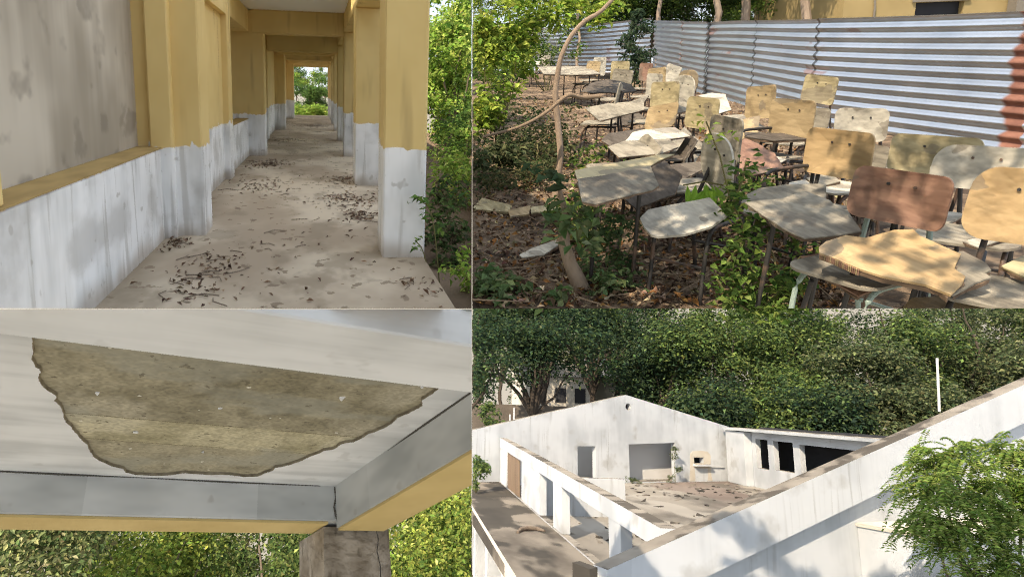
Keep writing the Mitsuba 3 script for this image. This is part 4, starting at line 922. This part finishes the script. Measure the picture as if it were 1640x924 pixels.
for i, (x, y, b, m, lab) in enumerate([(3.9, 12.6, -112, 'ply_tan', 'small tan chair in the far row, left of the brown oval backrest'), (3.2, 12.2, -120, 'ply_grey', 'grey chair in the far row beside the square yellow backrest'), (4.3, 13.0, -105, 'ply_white', 'whitish chair by the fence foot in the far row'), (2.9, 9.0, -118, 'ply_yellow', 'yellowish chair above the torn bright board'), (3.6, 16.2, -116, 'ply_tan', 'tan chair beside the long far table'), (2.3, 8.9, -70, 'ply_grey', 'grey chair turned away behind the slanting desk top'), (4.6, 8.6, -112, 'ply_yellow', 'yellow chair close to the foot of the middle zinc sheet')]):
    chair(lab, x, y, b, 0.46, 0.32, 'rect', m, 'ply_grey', 6 + 3 * (i % 3), roll=(-6, 4, 9, -3, 2, -10, 5)[i])
chair('low pale chair between the tan chair and the light grey chair', 3.6, 6.9, -120, 0.44, 0.26, 'rect', 'ply_grey', 'ply_grey', 10, bz=0.62)
# ---- loose tops
curl = lambda k: (lambda u, v: k * u * u)
board('desk_top', 'grey desk top lying in half shade, first of the left row', 'desk top', 'T1', 'ply_grey')
board('desk_top', 'yellowish broken desk top on the edge of the grey one', 'desk top', 'T1b', 'ply_yellow', legs=False)
board('desk_top', 'thin bright board with a torn end on the left row of desks', 'desk top', 'T2a', 'ply_white')
board('desk_top', 'dull grey desk top just below the thin bright board', 'desk top', 'T2b', 'ply_grey')
board('desk_top', 'slanting desk top with a sunlit tip, farther up the left row', 'desk top', 'T3', 'ply_grey')
board('desk_top', 'dark curled seat shell above the slanting desk top', 'seat shell', 'T4', 'ply_dark', bendf=lambda u, v: -0.35 * u * u + 0.08)
k = board('long_table', 'long weathered table at the far end of the chairs', 'table', 'FT', 'ply_grey', 0.03)
board('long_table', 'smaller far table top in front of the bright leaves', 'table', 'FT2', 'ply_white', 0.03)
board('desk_top', 'broken two-layered grey desk top in the middle of the pile', 'desk top', 'T5', 'ply_grey', 0.016)
board('desk_top', 'largest desk top, tan with crumbling layers, nearest of all', 'desk top', 'T6', 'ply_orange', 0.026)
board('desk_top', 'splintered grey board end sticking out from under the largest desk top', 'board', 'T6b', 'ply_grey', 0.02, legs=False)
board('desk_top', 'curled brown board below the left end of the largest desk top', 'board', 'T7', 'ply_brown', 0.014, bendf=curl(0.8))
board('desk_top', 'tan board at the bottom edge below the largest desk top', 'board', 'T8', 'ply_tan', 0.016)
board('desk_top', 'small tan board corner at the right edge of the yard', 'board', 'T9', 'ply_yellow', 0.016)
board('loose_seat', 'pale seat with a curled tip near the brown oval backrest', 'seat', 'S2', 'ply_white', 0.014)
board('loose_seat', 'flat grey seat before the small tan chair', 'seat', 'S3', 'ply_grey', 0.014)
board('loose_seat', 'pale seat piece left of the upright tan chair', 'seat', 'S4', 'ply_white', 0.014)
board('loose_seat', 'dark seat right of the grey desk top', 'seat', 'S5', 'ply_dark', 0.014)  # seat in the plain dark plywood tone
board('loose_seat', 'small white board under the large tan chair', 'board', 'S6', 'ply_white', 0.014, legs=False)
board('loose_seat', 'whitish board before the pale yellow chair', 'board', 'S7', 'ply_white', 0.014)
board('loose_seat', 'grey seat at the foot of the upright tan chair', 'seat', 'S8', 'ply_grey', 0.014)
board('loose_seat', 'grey seat behind the largest desk top', 'seat', 'S9', 'ply_grey', 0.014)
board('desk_top', 'long dark desk edge running left from the square tan chair', 'desk top', 'A1', 'ply_dark', 0.02)
board('white_plank', 'short white plank lying on the leaves beside the sapling', 'plank', 'S10', 'ply_white', 0.02, group='boards lying on the ground')
board('pale_plank', 'sunlit tan plank at the left edge of the yard', 'plank', 'P1', 'ply_yellow', 0.05, group='boards lying on the ground')
board('pale_plank', 'sunlit tan plank, second from the left edge', 'plank', 'P2', 'ply_tan', 0.04, group='boards lying on the ground')
board('pale_plank', 'thin pale plank behind the sapling leaves', 'plank', 'P3', 'ply_yellow', 0.03, group='boards lying on the ground')
chair('chair tipped backwards behind the grey desk top', 1.75, 5.9, -100, 0.44, 0.26, 'rect', 'ply_grey', 'ply_grey', 40, bz=0.55, roll=14)
chair('chair leaning over in the row behind the slanting desk top', 2.55, 8.0, -115, 0.44, 0.28, 'rect', 'ply_tan', 'ply_grey', 24, bz=0.62, roll=-12)
chair('dark chair crushed under the thin bright board', 2.2, 6.2, -80, 0.44, 0.26, 'rect', 'ply_dark', 'ply_dark', 30, bz=0.5)
XB = {'X1': ((2.35, 5.35, 0.56), -20, 22, BD['T5'][3]), 'X2': ((2.75, 6.6, 0.58), -35, 26, BD['T1'][3]), 'X3': ((1.45, 4.85, 0.52), 10, 28, BD['T2b'][3]), 'X4': ((2.05, 4.2, 0.50), -50, 20, BD['S1'][3]), 'X5': ((3.0, 9.1, 0.6), -15, 20, BD['T2a'][3]), 'X6': ((2.6, 7.3, 0.35), 25, 34, BD['T1'][3])}
BD.update(XB)
board('desk_top', 'tilted brown desk top wedged between the tan chairs', 'desk top', 'X1', 'ply_brown')
board('desk_top', 'tilted tan desk top behind the creeper', 'desk top', 'X2', 'ply_tan')
board('desk_top', 'dark slipped board behind the yellowish broken desk top', 'desk top', 'X3', 'ply_dark')
board('loose_seat', 'loose grey seat leaning in the gap right of the creeper', 'seat', 'X4', 'ply_grey')
board('desk_top', 'worn desk top slanting before the brown oval backrest', 'desk top', 'X5', 'ply_grey')
board('desk_top', 'grey board dropped to the ground in the middle of the row', 'board', 'X6', 'ply_grey', legs=False)
for i, (x, y, z, dg, tl, src, lab) in enumerate([(2.3, 5.9, 0.25, 30, 12, 'S1', 'dark seat added as shade under the tan chairs'), (1.9, 5.6, 0.3, -40, 20, 'T1', 'dark desk top added as shade behind the dark seat'), (2.6, 5.2, 0.22, 10, 10, 'S5', 'dark seat added as shade behind the upright tan chair'), (2.9, 7.4, 0.3, -20, 18, 'T5', 'dark desk top added as shade under the yellowish backs'), (2.0, 7.3, 0.45, 5, 16, 'T2b', 'dark board added as shade under the slanting desk top'), (2.6, 9.6, 0.4, -10, 14, 'T2a', 'dark board added as shade in the far row')]):
    BD[f'D{i}'] = ((x, y, z), dg, tl, BD[src][3]); board('loose_seat', lab, 'board', f'D{i}', 'ply_dark', legs=i % 2 == 0)  # dark boards added to imitate the shade under the chairs
# ribbed core showing along the near edge of the largest top
c, deg, tilt, poly = BD['T6']; c, a, n = board_axes(c, deg, tilt); b = np.cross(n, a)
p0, p1 = np.array((-0.262, -0.02)), np.array((-0.10, -0.135))
for t in np.linspace(0.02, 0.98, 22):
    q = p0 + (p1 - p0) * t; o = c + a * q[0] + b * q[1] - n * 0.016
    shape('desk_top_006__core_rib', S, (place(np.array(trimesh.creation.box((0.005, 0.014, 0.026)).vertices), o, a, b, n), trimesh.creation.box((0.005, 0.014, 0.026)).faces), 'ply_tan' if int(t * 100) % 2 else 'ply_brown', False, 'sd')
# ---- house and trees behind the fence
HH = thing(numbered('yellow_house'), 'yellow house wall with a dark window above the zinc fence', 'house')
hw = box(12.2, 22, 22.0, 22.3, -0.5, 3.6) - box(14.33, 15.75, 21.5, 22.5, 1.62, 2.02)
shape(HH + '__wall', S, hw, 'house_yellow', False, 's')
shape(HH + '__window', S, box(14.3, 15.8, 22.2, 22.24, 1.6, 2.05), 'dark_void', False, 's')
shape(HH + '__trim', S, box(14.2, 15.9, 21.93, 21.98, 2.03, 2.09), 'window_trim', False, 's')
shape(HH + '__side_wall', S, box(12.2, 12.4, 22.31, 28, -0.5, 3.6), 'house_yellow', False, 's')
shape(HH + '__downpipe', S, tube([(13.0, 21.95, 2.6), (13.1, 21.95, 1.95), (13.1, 21.95, 0.5)], 0.03), 'window_trim', 40, 's')
shape(HH + '__corner_post', S, box(17.0, 17.35, 21.6, 21.95, -0.5, 3.6), 'window_trim', False, 's')
shape(HH + '__roof', S, box(11.8, 22.4, 21.4, 28.4, 3.61, 3.75), 'window_trim', False, 's')
fg = [(0.091, 0.156, 0.039), (0.143, 0.221, 0.046), (0.052, 0.098, 0.029), (0.195, 0.26, 0.065)]
fd = [(0.03, 0.055, 0.02), (0.05, 0.085, 0.026), (0.08, 0.12, 0.03)]
bright = [(0.264, 0.372, 0.06), (0.36, 0.456, 0.084), (0.156, 0.252, 0.048), (0.432, 0.504, 0.108)]
for i, (lab, x, y, tr, cz, tn) in enumerate([
    ('tree with a slim trunk rising above the left joint of the fence', 6.95, 22.5, 0.075, 4.6, fg), ('tree with a straight brown trunk above the second fence sheet', 8.7, 22.5, 0.12, 4.8, fg),
    ('tree with a thick reddish trunk beside the yellow house', 11.45, 22.5, 0.16, 5.0, fg), ('pale thin tree behind the far fence', 4.9, 24.5, 0.05, 4.2, bright), ('dark trunked tree left of the yellow house', 10.2, 24.0, 0.16, 5.0, fd)]):
    tree(S, 'fence_tree', lab, 'tree', (x, y, -0.3), (x, y + 0.5, cz), (2.0, 1.4, 1.1), 500 + i, tn, n=34, r=0.42, per=120, size=0.11, trunk=tr, bark='pale_bark', fork=0.72, cut='s', limbs=7)
for i, (lab, x, y, z, rx, rz, tn) in enumerate([
    ('bright green tree behind the paling fence', 2.2, 33, 3.2, 2.2, 1.6, bright), ('lime green tree crown above the far zinc fence', 4.6, 32, 3.2, 2.0, 1.4, bright), ('mid green tree left of the slim trunk', 7.0, 31, 2.6, 2.2, 1.7, fg),
    ('dark green thicket tree between the two trunks', 9.3, 30, 2.3, 2.2, 1.8, fd), ('dark green thicket tree right of the straight brown trunk', 11.6, 30, 2.2, 2.2, 1.8, fd), ('sun flecked tree beside the reddish trunk', 13.8, 31, 2.6, 2.0, 1.6, fg),
    ('dark tree filling the far left corner of the yard', 1.6, 36, 2.4, 3.0, 2.4, fd)]):
    tree(S, 'thicket_tree', lab, 'tree', (x, y, -0.3), (x, y, z), (rx, 1.2, rz), 520 + i, tn, n=40, r=0.42, per=150, size=0.12, trunk=0.07, cut='s', fork=0.4)
for i, (lab, x, y, z, rx, rz, tn) in enumerate([
    ('dark green tree right behind the straight brown trunk', 9.6, 26.5, 2.7, 2.0, 1.6, fd), ('dark green tree between the slim trunk and the straight trunk', 7.9, 26.5, 2.7, 1.8, 1.6, fd), ('dark leafy tree beside the thick reddish trunk', 12.2, 27.5, 2.6, 1.6, 1.4, fg),
    ('green tree behind the tall dark bluish plant', 6.2, 27, 2.8, 1.7, 1.5, fg), ('green bushy tree at the far left picture edge of the yard', 1.5, 25.5, 1.1, 1.1, 1.0, fg), ('dark bushy tree at the far left before the palings', 2.9, 28.5, 1.2, 1.4, 0.9, fd)]):
    tree(S, 'thicket_tree', lab, 'tree', (x, y, -0.3), (x, y, z), (rx, 1.0, rz), 560 + i, tn, n=46, r=0.42, per=150, size=0.12, trunk=0.07, cut='s', fork=0.4)
# ---- plants in the yard
shrub(S, 'bright_shrub', 'sunlit bright green shrub at the left edge of the yard', 'shrub', [(0.72, 9.0, 0.85, 0.34), (0.68, 9.2, 1.25, 0.34), (0.9, 9.1, 1.42, 0.3), (1.1, 9.2, 1.45, 0.28), (0.78, 8.8, 0.62, 0.2), (0.62, 9.1, 1.6, 0.25), (1.2, 9.6, 1.15, 0.25), (0.6, 9.0, 0.45, 0.25)], 600, bright, per=260, size=0.10, cut='s', up=0.5)
shrub(S, 'overhanging_branch', 'leafy yellow green branches hanging in at the top of the yard', 'branch', [(1.5, 9.3, 1.75, 0.28), (1.8, 9.4, 1.78, 0.3), (2.1, 9.5, 1.7, 0.25), (1.35, 9.3, 1.6, 0.22), (2.35, 9.6, 1.85, 0.3), (1.1, 9.2, 1.85, 0.3)], 601, bright, per=200, size=0.09, cut='s', foot=2.3)
shrub(S, 'tall_weed', 'tall dark bluish plant before the left end of the zinc sheets', 'plant', [(5.0, 18.5, 0.6, 0.4), (5.1, 18.6, 1.1, 0.36), (5.2, 18.6, 1.6, 0.28), (4.9, 18.4, 1.35, 0.3), (5.3, 18.5, 0.8, 0.35), (5.15, 18.6, 1.95, 0.2)], 602, [(0.07, 0.11, 0.06), (0.10, 0.14, 0.08), (0.04, 0.07, 0.04)], per=230, size=0.13, aspect=0.3, up=-0.1)
shrub(S, 'thin_weed', 'thin weeds growing through the far table', 'plant', [(3.3, 20, 0.9, 0.3), (3.6, 21, 1.2, 0.3), (4.2, 21, 1.0, 0.35), (3.9, 22, 1.5, 0.35), (2.9, 20, 1.1, 0.35), (2.3, 19, 0.9, 0.4), (1.9, 17, 0.7, 0.4)], 603, fg, per=120, size=0.12, aspect=0.35)
shrub(S, 'dark_undergrowth', 'dull green undergrowth behind the fallen branch', 'undergrowth', [(0.85, 9.5, 0.2, 0.4), (1.3, 10.2, 0.2, 0.45), (1.75, 11, 0.25, 0.45), (0.9, 8.2, 0.12, 0.3), (1.5, 8.6, 0.12, 0.32)], 604, [(0.06, 0.09, 0.04), (0.10, 0.12, 0.06), (0.13, 0.14, 0.07)], per=240, size=0.09)
k = numbered('sapling'); thing(k, 'sapling with a bent grey trunk in the lower left of the yard', 'sapling')
shape(k + '__trunk', S, tube([(0.90, 4.2, -0.08), (0.85, 4.2, 0.06), (0.81, 4.2, 0.15), (0.77, 4.2, 0.28), (0.78, 4.2, 0.47), (0.74, 4.2, 0.62)], [0.062, 0.05, 0.042, 0.036, 0.024, 0.01], 9), 'pale_bark', 50, 's')
def big_leaves(key, name, anchors, seed, tones, size, per, spread, aspect=0.5, up=0.3):
    r_ = np.random.default_rng(seed); P = np.vstack([np.array(a) + r_.normal(0, spread, (per, 3)) for a in anchors])
    v, f = leaf_quads(P, size, r_, aspect, up); shape(f'{key}__{name}', S, (v, f), 'leaf', False, 's', leaf_color(len(P), tones, r_, 0.2))
soft = [(0.15, 0.225, 0.1), (0.112, 0.175, 0.075), (0.2, 0.263, 0.125)]
big_leaves(k, 'foliage', [(0.80, 4.12, 0.42), (0.85, 4.1, 0.34), (0.88, 4.1, 0.48), (0.78, 4.1, 0.52), (0.92, 4.1, 0.28), (0.70, 4.1, 0.40)], 610, soft, 0.10, 13, 0.05)
big_leaves(k, 'side_leaves', [(0.56, 4.12, 0.73), (0.62, 4.12, 0.715), (0.68, 4.12, 0.70), (0.74, 4.15, 0.66)], 611, [(0.06, 0.10, 0.05), (0.09, 0.13, 0.07)], 0.09, 6, 0.03)
k = shape('bare_trunk', S, tube(bend([(1.10, 6.5, -0.05), (1.12, 6.5, 0.2), (1.16, 6.5, 0.44), (1.13, 6.5, 0.72), (1.10, 6.5, 1.0), (1.12, 6.5, 1.14), (1.15, 6.5, 1.32), (1.24, 6.5, 1.50), (1.36, 6.5, 1.62), (1.5, 6.5, 1.68), (1.7, 6.5, 1.9)], 3), np.linspace(0.034, 0.017, 29), 8), 'pale_bark', 50, 's'); thing(k, 'thin bare pale trunk bending over to the right in the left of the yard', 'trunk')
k = shape('fallen_branch', S, tube(bend([(0.44, 6.3, 0.67), (0.75, 6.28, 0.74), (0.97, 6.3, 0.84), (1.16, 6.34, 0.985), (1.22, 6.38, 1.0), (1.32, 6.42, 0.96), (1.5, 6.45, 0.97)], 3), np.linspace(0.012, 0.022, 17), 7), 'dead_twig', 50, 's'); thing(k, 'thin dead branch slanting across the bare pale trunk', 'branch')
# creeper in the middle
r2 = np.random.default_rng(620); k = numbered('creeper'); thing(k, 'sunlit green creeper climbing through the middle of the pile', 'creeper')
vines = [[(1.72, 3.72, 0.0), (1.60, 3.70, 0.18), (1.56, 3.72, 0.27), (1.66, 3.75, 0.36), (1.68, 3.8, 0.47), (1.62, 3.82, 0.58), (1.67, 3.84, 0.68), (1.70, 3.86, 0.80)], [(1.76, 3.7, 0.0), (1.86, 3.72, 0.08), (1.93, 3.75, 0.16)], [(1.7, 3.7, 0.0), (1.58, 3.66, 0.08), (1.50, 3.66, 0.20)], [(1.75, 3.75, 0.0), (1.74, 3.75, 0.2), (1.66, 3.76, 0.33)]]
for vn in vines: shape(k + '__stem', S, tube(bend(vn, 3), 0.006, 5), 'stem', 50, 's')
anch = [np.array(a) + (np.array(b) - np.array(a)) * t for vn in vines for a, b in zip(vn, vn[1:]) for t in (0, 0.33, 0.66)]
big_leaves(k, 'foliage', anch, 621, [(0.15, 0.23, 0.055), (0.20, 0.28, 0.075), (0.09, 0.15, 0.04), (0.06, 0.11, 0.03)], 0.052, 17, 0.05, 0.6, 0.5)
k = numbered('sprig'); thing(k, 'small green sprig before the tan backrest above the white leaning one', 'sprig'); big_leaves(k, 'foliage', [(1.44, 3.74, 1.0), (1.40, 3.75, 1.04), (1.5, 3.74, 0.97), (1.55, 3.74, 0.98), (1.45, 3.74, 0.93)], 622, bright, 0.042, 5, 0.02)
shape(k + '__stem', S, tube([(1.60, 3.8, 0.6), (1.52, 3.78, 0.85), (1.42, 3.74, 1.04)], 0.004, 5), 'stem', 50, 's')
k = numbered('fan_plant'); thing(k, 'bright green fan of narrow leaves hanging over the pale seat', 'plant')
for i in range(7):
    x = 1.50 + i * 0.032; P = np.array([[x, 4.18, 0.545 + 0.01 * math.sin(i * 2.0)]]); v, f = leaf_quads(P, np.array([0.14]), np.random.default_rng(i), 0.3, 0.0, axis=np.array([[0.05 * (i - 3), -0.1, -1.0]]), out=np.array([[0, -3.0, 0.6]]))
    shape(k + '__leaf', S, (v, f), 'leaf', False, 's', np.tile([0.30, 0.50, 0.08], (4, 1)))
shape(k + '__stem', S, tube([(1.48, 4.2, 0.61), (1.6, 4.19, 0.63), (1.72, 4.2, 0.6)], 0.005, 5), 'stem', 50, 's')
shrub(S, 'low_weed', 'low grey green weeds at the bottom left corner of the yard', 'weed', [(0.28, 4.05, 0.02, 0.13), (0.42, 4.05, 0.03, 0.13), (0.55, 4.1, 0.0, 0.11), (0.33, 4.3, 0.04, 0.12), (0.68, 4.0, 0.0, 0.11)], 630, soft, per=110, size=0.06)
shrub(S, 'low_weed', 'low weeds at the foot of the sapling', 'weed', [(0.98, 4.12, 0.0, 0.13), (1.1, 4.1, 0.02, 0.14), (1.22, 4.15, 0.0, 0.12), (1.02, 4.4, 0.08, 0.14)], 631, soft, per=110, size=0.05)
shrub(S, 'low_weed', 'dark weeds under the grey desk top', 'weed', [(1.05, 4.35, 0.28, 0.14), (1.2, 4.5, 0.32, 0.15), (1.35, 4.6, 0.25, 0.15), (1.12, 4.3, 0.18, 0.13)], 632, [(0.05, 0.09, 0.035), (0.08, 0.12, 0.05)], per=90, size=0.05)
shrub(S, 'low_weed', 'weeds below the broken two-layered desk top', 'weed', [(1.95, 3.75, 0.05, 0.14), (2.05, 3.85, 0.1, 0.13), (1.85, 3.62, 0.04, 0.12), (2.15, 4.1, 0.2, 0.15), (2.0, 4.3, 0.35, 0.15)], 633, fg, per=90, size=0.05)
shrub(S, 'thin_weed', 'weeds and saplings before the palings', 'plant', [(1.3, 16, 0.5, 0.5), (1.8, 17, 0.7, 0.5), (1.1, 14, 0.4, 0.45), (2.4, 21, 1.0, 0.5), (2.0, 23, 1.3, 0.6), (1.5, 21, 1.1, 0.6), (3.0, 25, 1.4, 0.6)], 605, fg, per=260, size=0.11)
shrub(S, 'dark_undergrowth', 'grey green undergrowth left of the bare trunk', 'undergrowth', [(0.6, 7.2, 0.08, 0.22), (0.75, 8.2, 0.15, 0.3), (0.95, 9.0, 0.3, 0.3), (0.5, 7.9, 0.2, 0.25), (1.1, 7.6, 0.1, 0.2)], 606, [(0.09, 0.12, 0.06), (0.14, 0.15, 0.08), (0.06, 0.085, 0.04)], per=190, size=0.075)
tree(S, 'shade_tree', 'open crowned tree shading the yard from the left, out of the picture', 'tree', (-2.6, 0.2, 0), (-0.6, 2.2, 4.6), (2.3, 1.8, 0.7), 607, fg, n=40, r=0.30, per=60, size=0.12, trunk=0.12, cut='', limbs=14)
shrub(S, 'thin_weed', 'weeds pushing up between the chairs', 'plant', [(2.1, 5.2, 0.2, 0.2), (2.3, 4.9, 0.35, 0.18), (2.4, 5.8, 0.25, 0.2), (1.95, 4.7, 0.3, 0.16), (2.0, 6.6, 0.3, 0.2)], 640, fg, per=110, size=0.055)
shrub(S, 'thin_weed', 'low green weeds along the left side of the desks', 'plant', [(1.1, 5.2, 0.1, 0.18), (1.3, 5.9, 0.15, 0.2), (1.5, 6.8, 0.15, 0.22), (1.0, 5.9, 0.08, 0.16), (1.75, 7.8, 0.2, 0.22)], 641, fg, per=130, size=0.06)
shrub(S, 'dark_undergrowth', 'brownish green weeds in front of the fallen branch', 'undergrowth', [(1.0, 7.2, 0.15, 0.22), (0.6, 6.7, 0.15, 0.22), (1.25, 8.0, 0.25, 0.3), (1.5, 9.2, 0.3, 0.32)], 645, [(0.10, 0.105, 0.05), (0.14, 0.12, 0.065), (0.06, 0.08, 0.035)], per=170, size=0.06, aspect=0.35)
# litter: dead leaves, twigs and chips over the whole ground
r3 = np.random.default_rng(640)
n = 15000
yy = 3.4 + (r3.uniform(0, 1, n) ** 1.7) * 14; xx = r3.uniform(0.03, 0.62, n) * yy
P = np.stack([xx, yy, gz(xx, yy) + 0.008 + r3.uniform(0, 0.02, n)], 1)
v, f = leaf_quads(P, r3.uniform(0.025, 0.075, n), r3, 0.5, 0.35)
shape('leaf_litter', S, (v, f), 'dry_leaf', False, 'sd', leaf_color(n, [(0.12, 0.075, 0.05), (0.18, 0.125, 0.085), (0.26, 0.20, 0.14), (0.07, 0.048, 0.035), (0.36, 0.29, 0.20), (0.24, 0.13, 0.05)], r3, 0.3)); thing('leaf_litter', 'dead leaves and bits of bark strewn over the bare ground', 'litter', None, 'stuff')
tw = [tube([(a, b, gz(a, b) + 0.01), (a + math.cos(t) * l, b + math.sin(t) * l, gz(a, b) + 0.02 + l * 0.1)], 0.004, 4) for a, b, t, l in zip(r3.uniform(0.25, 2.4, 160), r3.uniform(3.7, 7.5, 160), r3.uniform(0, 6.3, 160), r3.uniform(0.08, 0.4, 160))]
shape('twig_litter', S, join(tw), 'dead_twig', False, 'sd'); thing('twig_litter', 'dry twigs lying about the bare ground', 'litter', None, 'stuff')

# ================================================================== plants around the corridor
S = 'corridor'
cb = [(0.264, 0.408, 0.072), (0.384, 0.528, 0.108), (0.168, 0.276, 0.054), (0.48, 0.576, 0.156)]
cm = [(0.125, 0.225, 0.062), (0.188, 0.3, 0.075), (0.081, 0.15, 0.044)]
for i, (lab, x, y, z, rx, rz, tn) in enumerate([
    ('bright leafed tree at the top right of the corridor picture', 3.7, 17, 3.6, 1.4, 1.5, cb), ('yellow green tree behind the nearest free-standing column', 3.4, 20, 2.2, 1.3, 1.5, cb), ('pale leafed tree farther off in the corridor garden', 5.2, 27, 2.6, 2.0, 2.2, cb),
    ('lime tree between the column and the garden depth', 4.3, 22, 0.8, 1.5, 1.4, cb), ('light green tree closing the garden depth', 7.2, 31, 2.2, 2.4, 2.6, cb), ('green tree low in the garden depth', 5.6, 24, -0.2, 1.6, 0.9, cm),
    ('dark tree deep in the corridor garden', 6.5, 36, 3.0, 2.6, 3.0, cm)]):
    tree(S, 'garden_tree', lab, 'tree', (x + 0.2, y, -0.3), (x, y, z), (rx, 1.3, rz), 700 + i, tn, n=44, r=0.4, per=190, size=0.13, trunk=0.08, cut='s', fork=0.35, lean=(0.15, 0), face=(-0.9, -0.9, 1.0))
for i, (lab, spots, tn, per) in enumerate([
    ('bright green ferny bush beside the nearest column', [(2.0, 10.5, 0.5, 0.45), (2.3, 11.5, 0.3, 0.5), (2.1, 11, 0.0, 0.5), (2.6, 12.5, 0.7, 0.5), (2.6, 12.4, 0.2, 0.5)], cb, 330),
    ('broad green bush behind the ferny one', [(2.9, 14, 0.6, 0.6), (3.2, 15, 1.2, 0.6), (2.8, 14.5, 0.1, 0.6), (3.3, 15.5, 0.6, 0.6)], cm, 330),
    ('dark undergrowth at the foot of the corridor edge', [(1.35, 7.3, 0.0, 0.22), (1.5, 8.0, 0.1, 0.3), (1.7, 8.8, 0.15, 0.35), (1.4, 7.0, -0.2, 0.2)], [(0.07, 0.12, 0.045), (0.11, 0.17, 0.06), (0.13, 0.12, 0.07)], 240),
    ('green leafy plant at the right edge near the corridor floor', [(1.28, 6.0, -0.05, 0.16), (1.32, 6.1, 0.1, 0.16), (1.34, 6.2, -0.2, 0.16)], cb, 170)]):
    shrub(S, 'garden_bush', lab, 'bush', spots, 710 + i, tn, per=per, size=0.085 if i < 3 else 0.06, foot=-0.3, cut='sd')
for i, (lab, x, y, z, rx, rz, tn) in enumerate([
    ('round green bush closing the far end of the corridor', -0.3, 50, 1.1, 1.3, 1.2, cm), ('low bright bush at the far end of the corridor floor', -0.4, 45, 0.1, 1.6, 0.35, cb), ('yellow green tree behind the bush at the corridor end', 0.6, 56, 2.4, 2.2, 2.2, cb), ('dark tree above the far corridor opening', -1.6, 58, 2.6, 2.4, 2.6, cm)]):
    tree(S, 'end_tree', lab, 'tree' if i > 1 else 'bush', (x, y, -0.3), (x, y, z), (rx, 0.9, rz), 730 + i, tn, n=34, r=0.35, per=150, size=0.14, trunk=0.05, cut='s', fork=0.4)
k = numbered('climbing_sprig'); thing(k, 'dark green sprig with hanging leaves at the edge of the nearest column', 'sprig')
shape(k + '__stem', S, tube(bend([(1.08, 6.2, -0.2), (1.03, 6.2, 0.25), (0.98, 6.2, 0.5), (0.86, 6.2, 0.57)], 4), 0.006, 5), 'stem', 50)
big_leaves(k, 'foliage', [(0.97, 6.2, 0.50), (0.85, 6.2, 0.56), (0.90, 6.2, 0.42), (0.97, 6.2, 0.62), (1.03, 6.2, 0.42), (1.04, 6.2, 0.30)], 740, cm, 0.075, 7, 0.03)
k = numbered('climbing_sprig'); thing(k, 'small sprig low on the face of the nearest column', 'sprig')
shape(k + '__stem', S, tube(bend([(0.98, 6.2, -0.1), (0.92, 6.2, 0.12), (0.85, 6.2, 0.20)], 4), 0.005, 5), 'stem', 50)
big_leaves(k, 'foliage', [(0.82, 6.2, 0.13), (0.86, 6.2, 0.20), (0.88, 6.2, 0.14)], 741, cm, 0.06, 5, 0.02)
# debris on the corridor floor
r4 = np.random.default_rng(750); heaps = [(-0.93, 6.0, 0.22, 90), (-0.85, 5.35, 0.18, 45), (-1.0, 14.6, 0.3, 240), (-0.85, 11.2, 0.35, 160), (0.42, 9.9, 0.28, 200), (0.5, 8.6, 0.16, 110), (0.45, 12.0, 0.3, 140), (-1.0, 21.3, 0.4, 160), (-0.6, 5.8, 0.5, 40), (0.75, 5.4, 0.14, 35), (-0.2, 30, 0.5, 120), (0.2, 7.5, 0.9, 45), (-1.35, 7.0, 0.1, 60)]
P = np.vstack([np.column_stack([r4.normal(x, s * 0.7, n), r4.normal(y, s * 1.5, n), 0.006 + r4.uniform(0, 0.02, n)]) for x, y, s, n in heaps]); P = P[(P[:, 0] > -1.48) & (P[:, 0] < 0.94)]
v, f = leaf_quads(P, r4.uniform(0.015, 0.075, len(P)), r4, 0.45, 0.5); shape('floor_litter', S, (v, f), 'dry_leaf', False, 'd', leaf_color(len(P), [(0.12, 0.075, 0.05), (0.18, 0.12, 0.08), (0.09, 0.06, 0.042), (0.26, 0.18, 0.12)], r4, 0.3)); thing('floor_litter', 'dark dead leaves in patches on the corridor floor', 'litter', None, 'stuff')
tw = [tube([(x, y, 0.008), (x + math.cos(t) * l * 0.5, y + math.sin(t) * l * 0.5, 0.02), (x + math.cos(t + 0.4) * l, y + math.sin(t + 0.4) * l, 0.012)], 0.0045, 4) for (x, y, s, n) in heaps for (x, y, t, l) in zip(r4.normal(x, s * 0.6, 6), r4.normal(y, s * 1.3, 6), r4.uniform(0, 6.3, 6), r4.uniform(0.06, 0.3, 6)) if -1.3 < x < 0.7]
shape('floor_twigs', S, join(tw), 'bark', False, 'd'); thing('floor_twigs', 'dark twigs and pods lying on the corridor floor', 'litter', None, 'stuff')
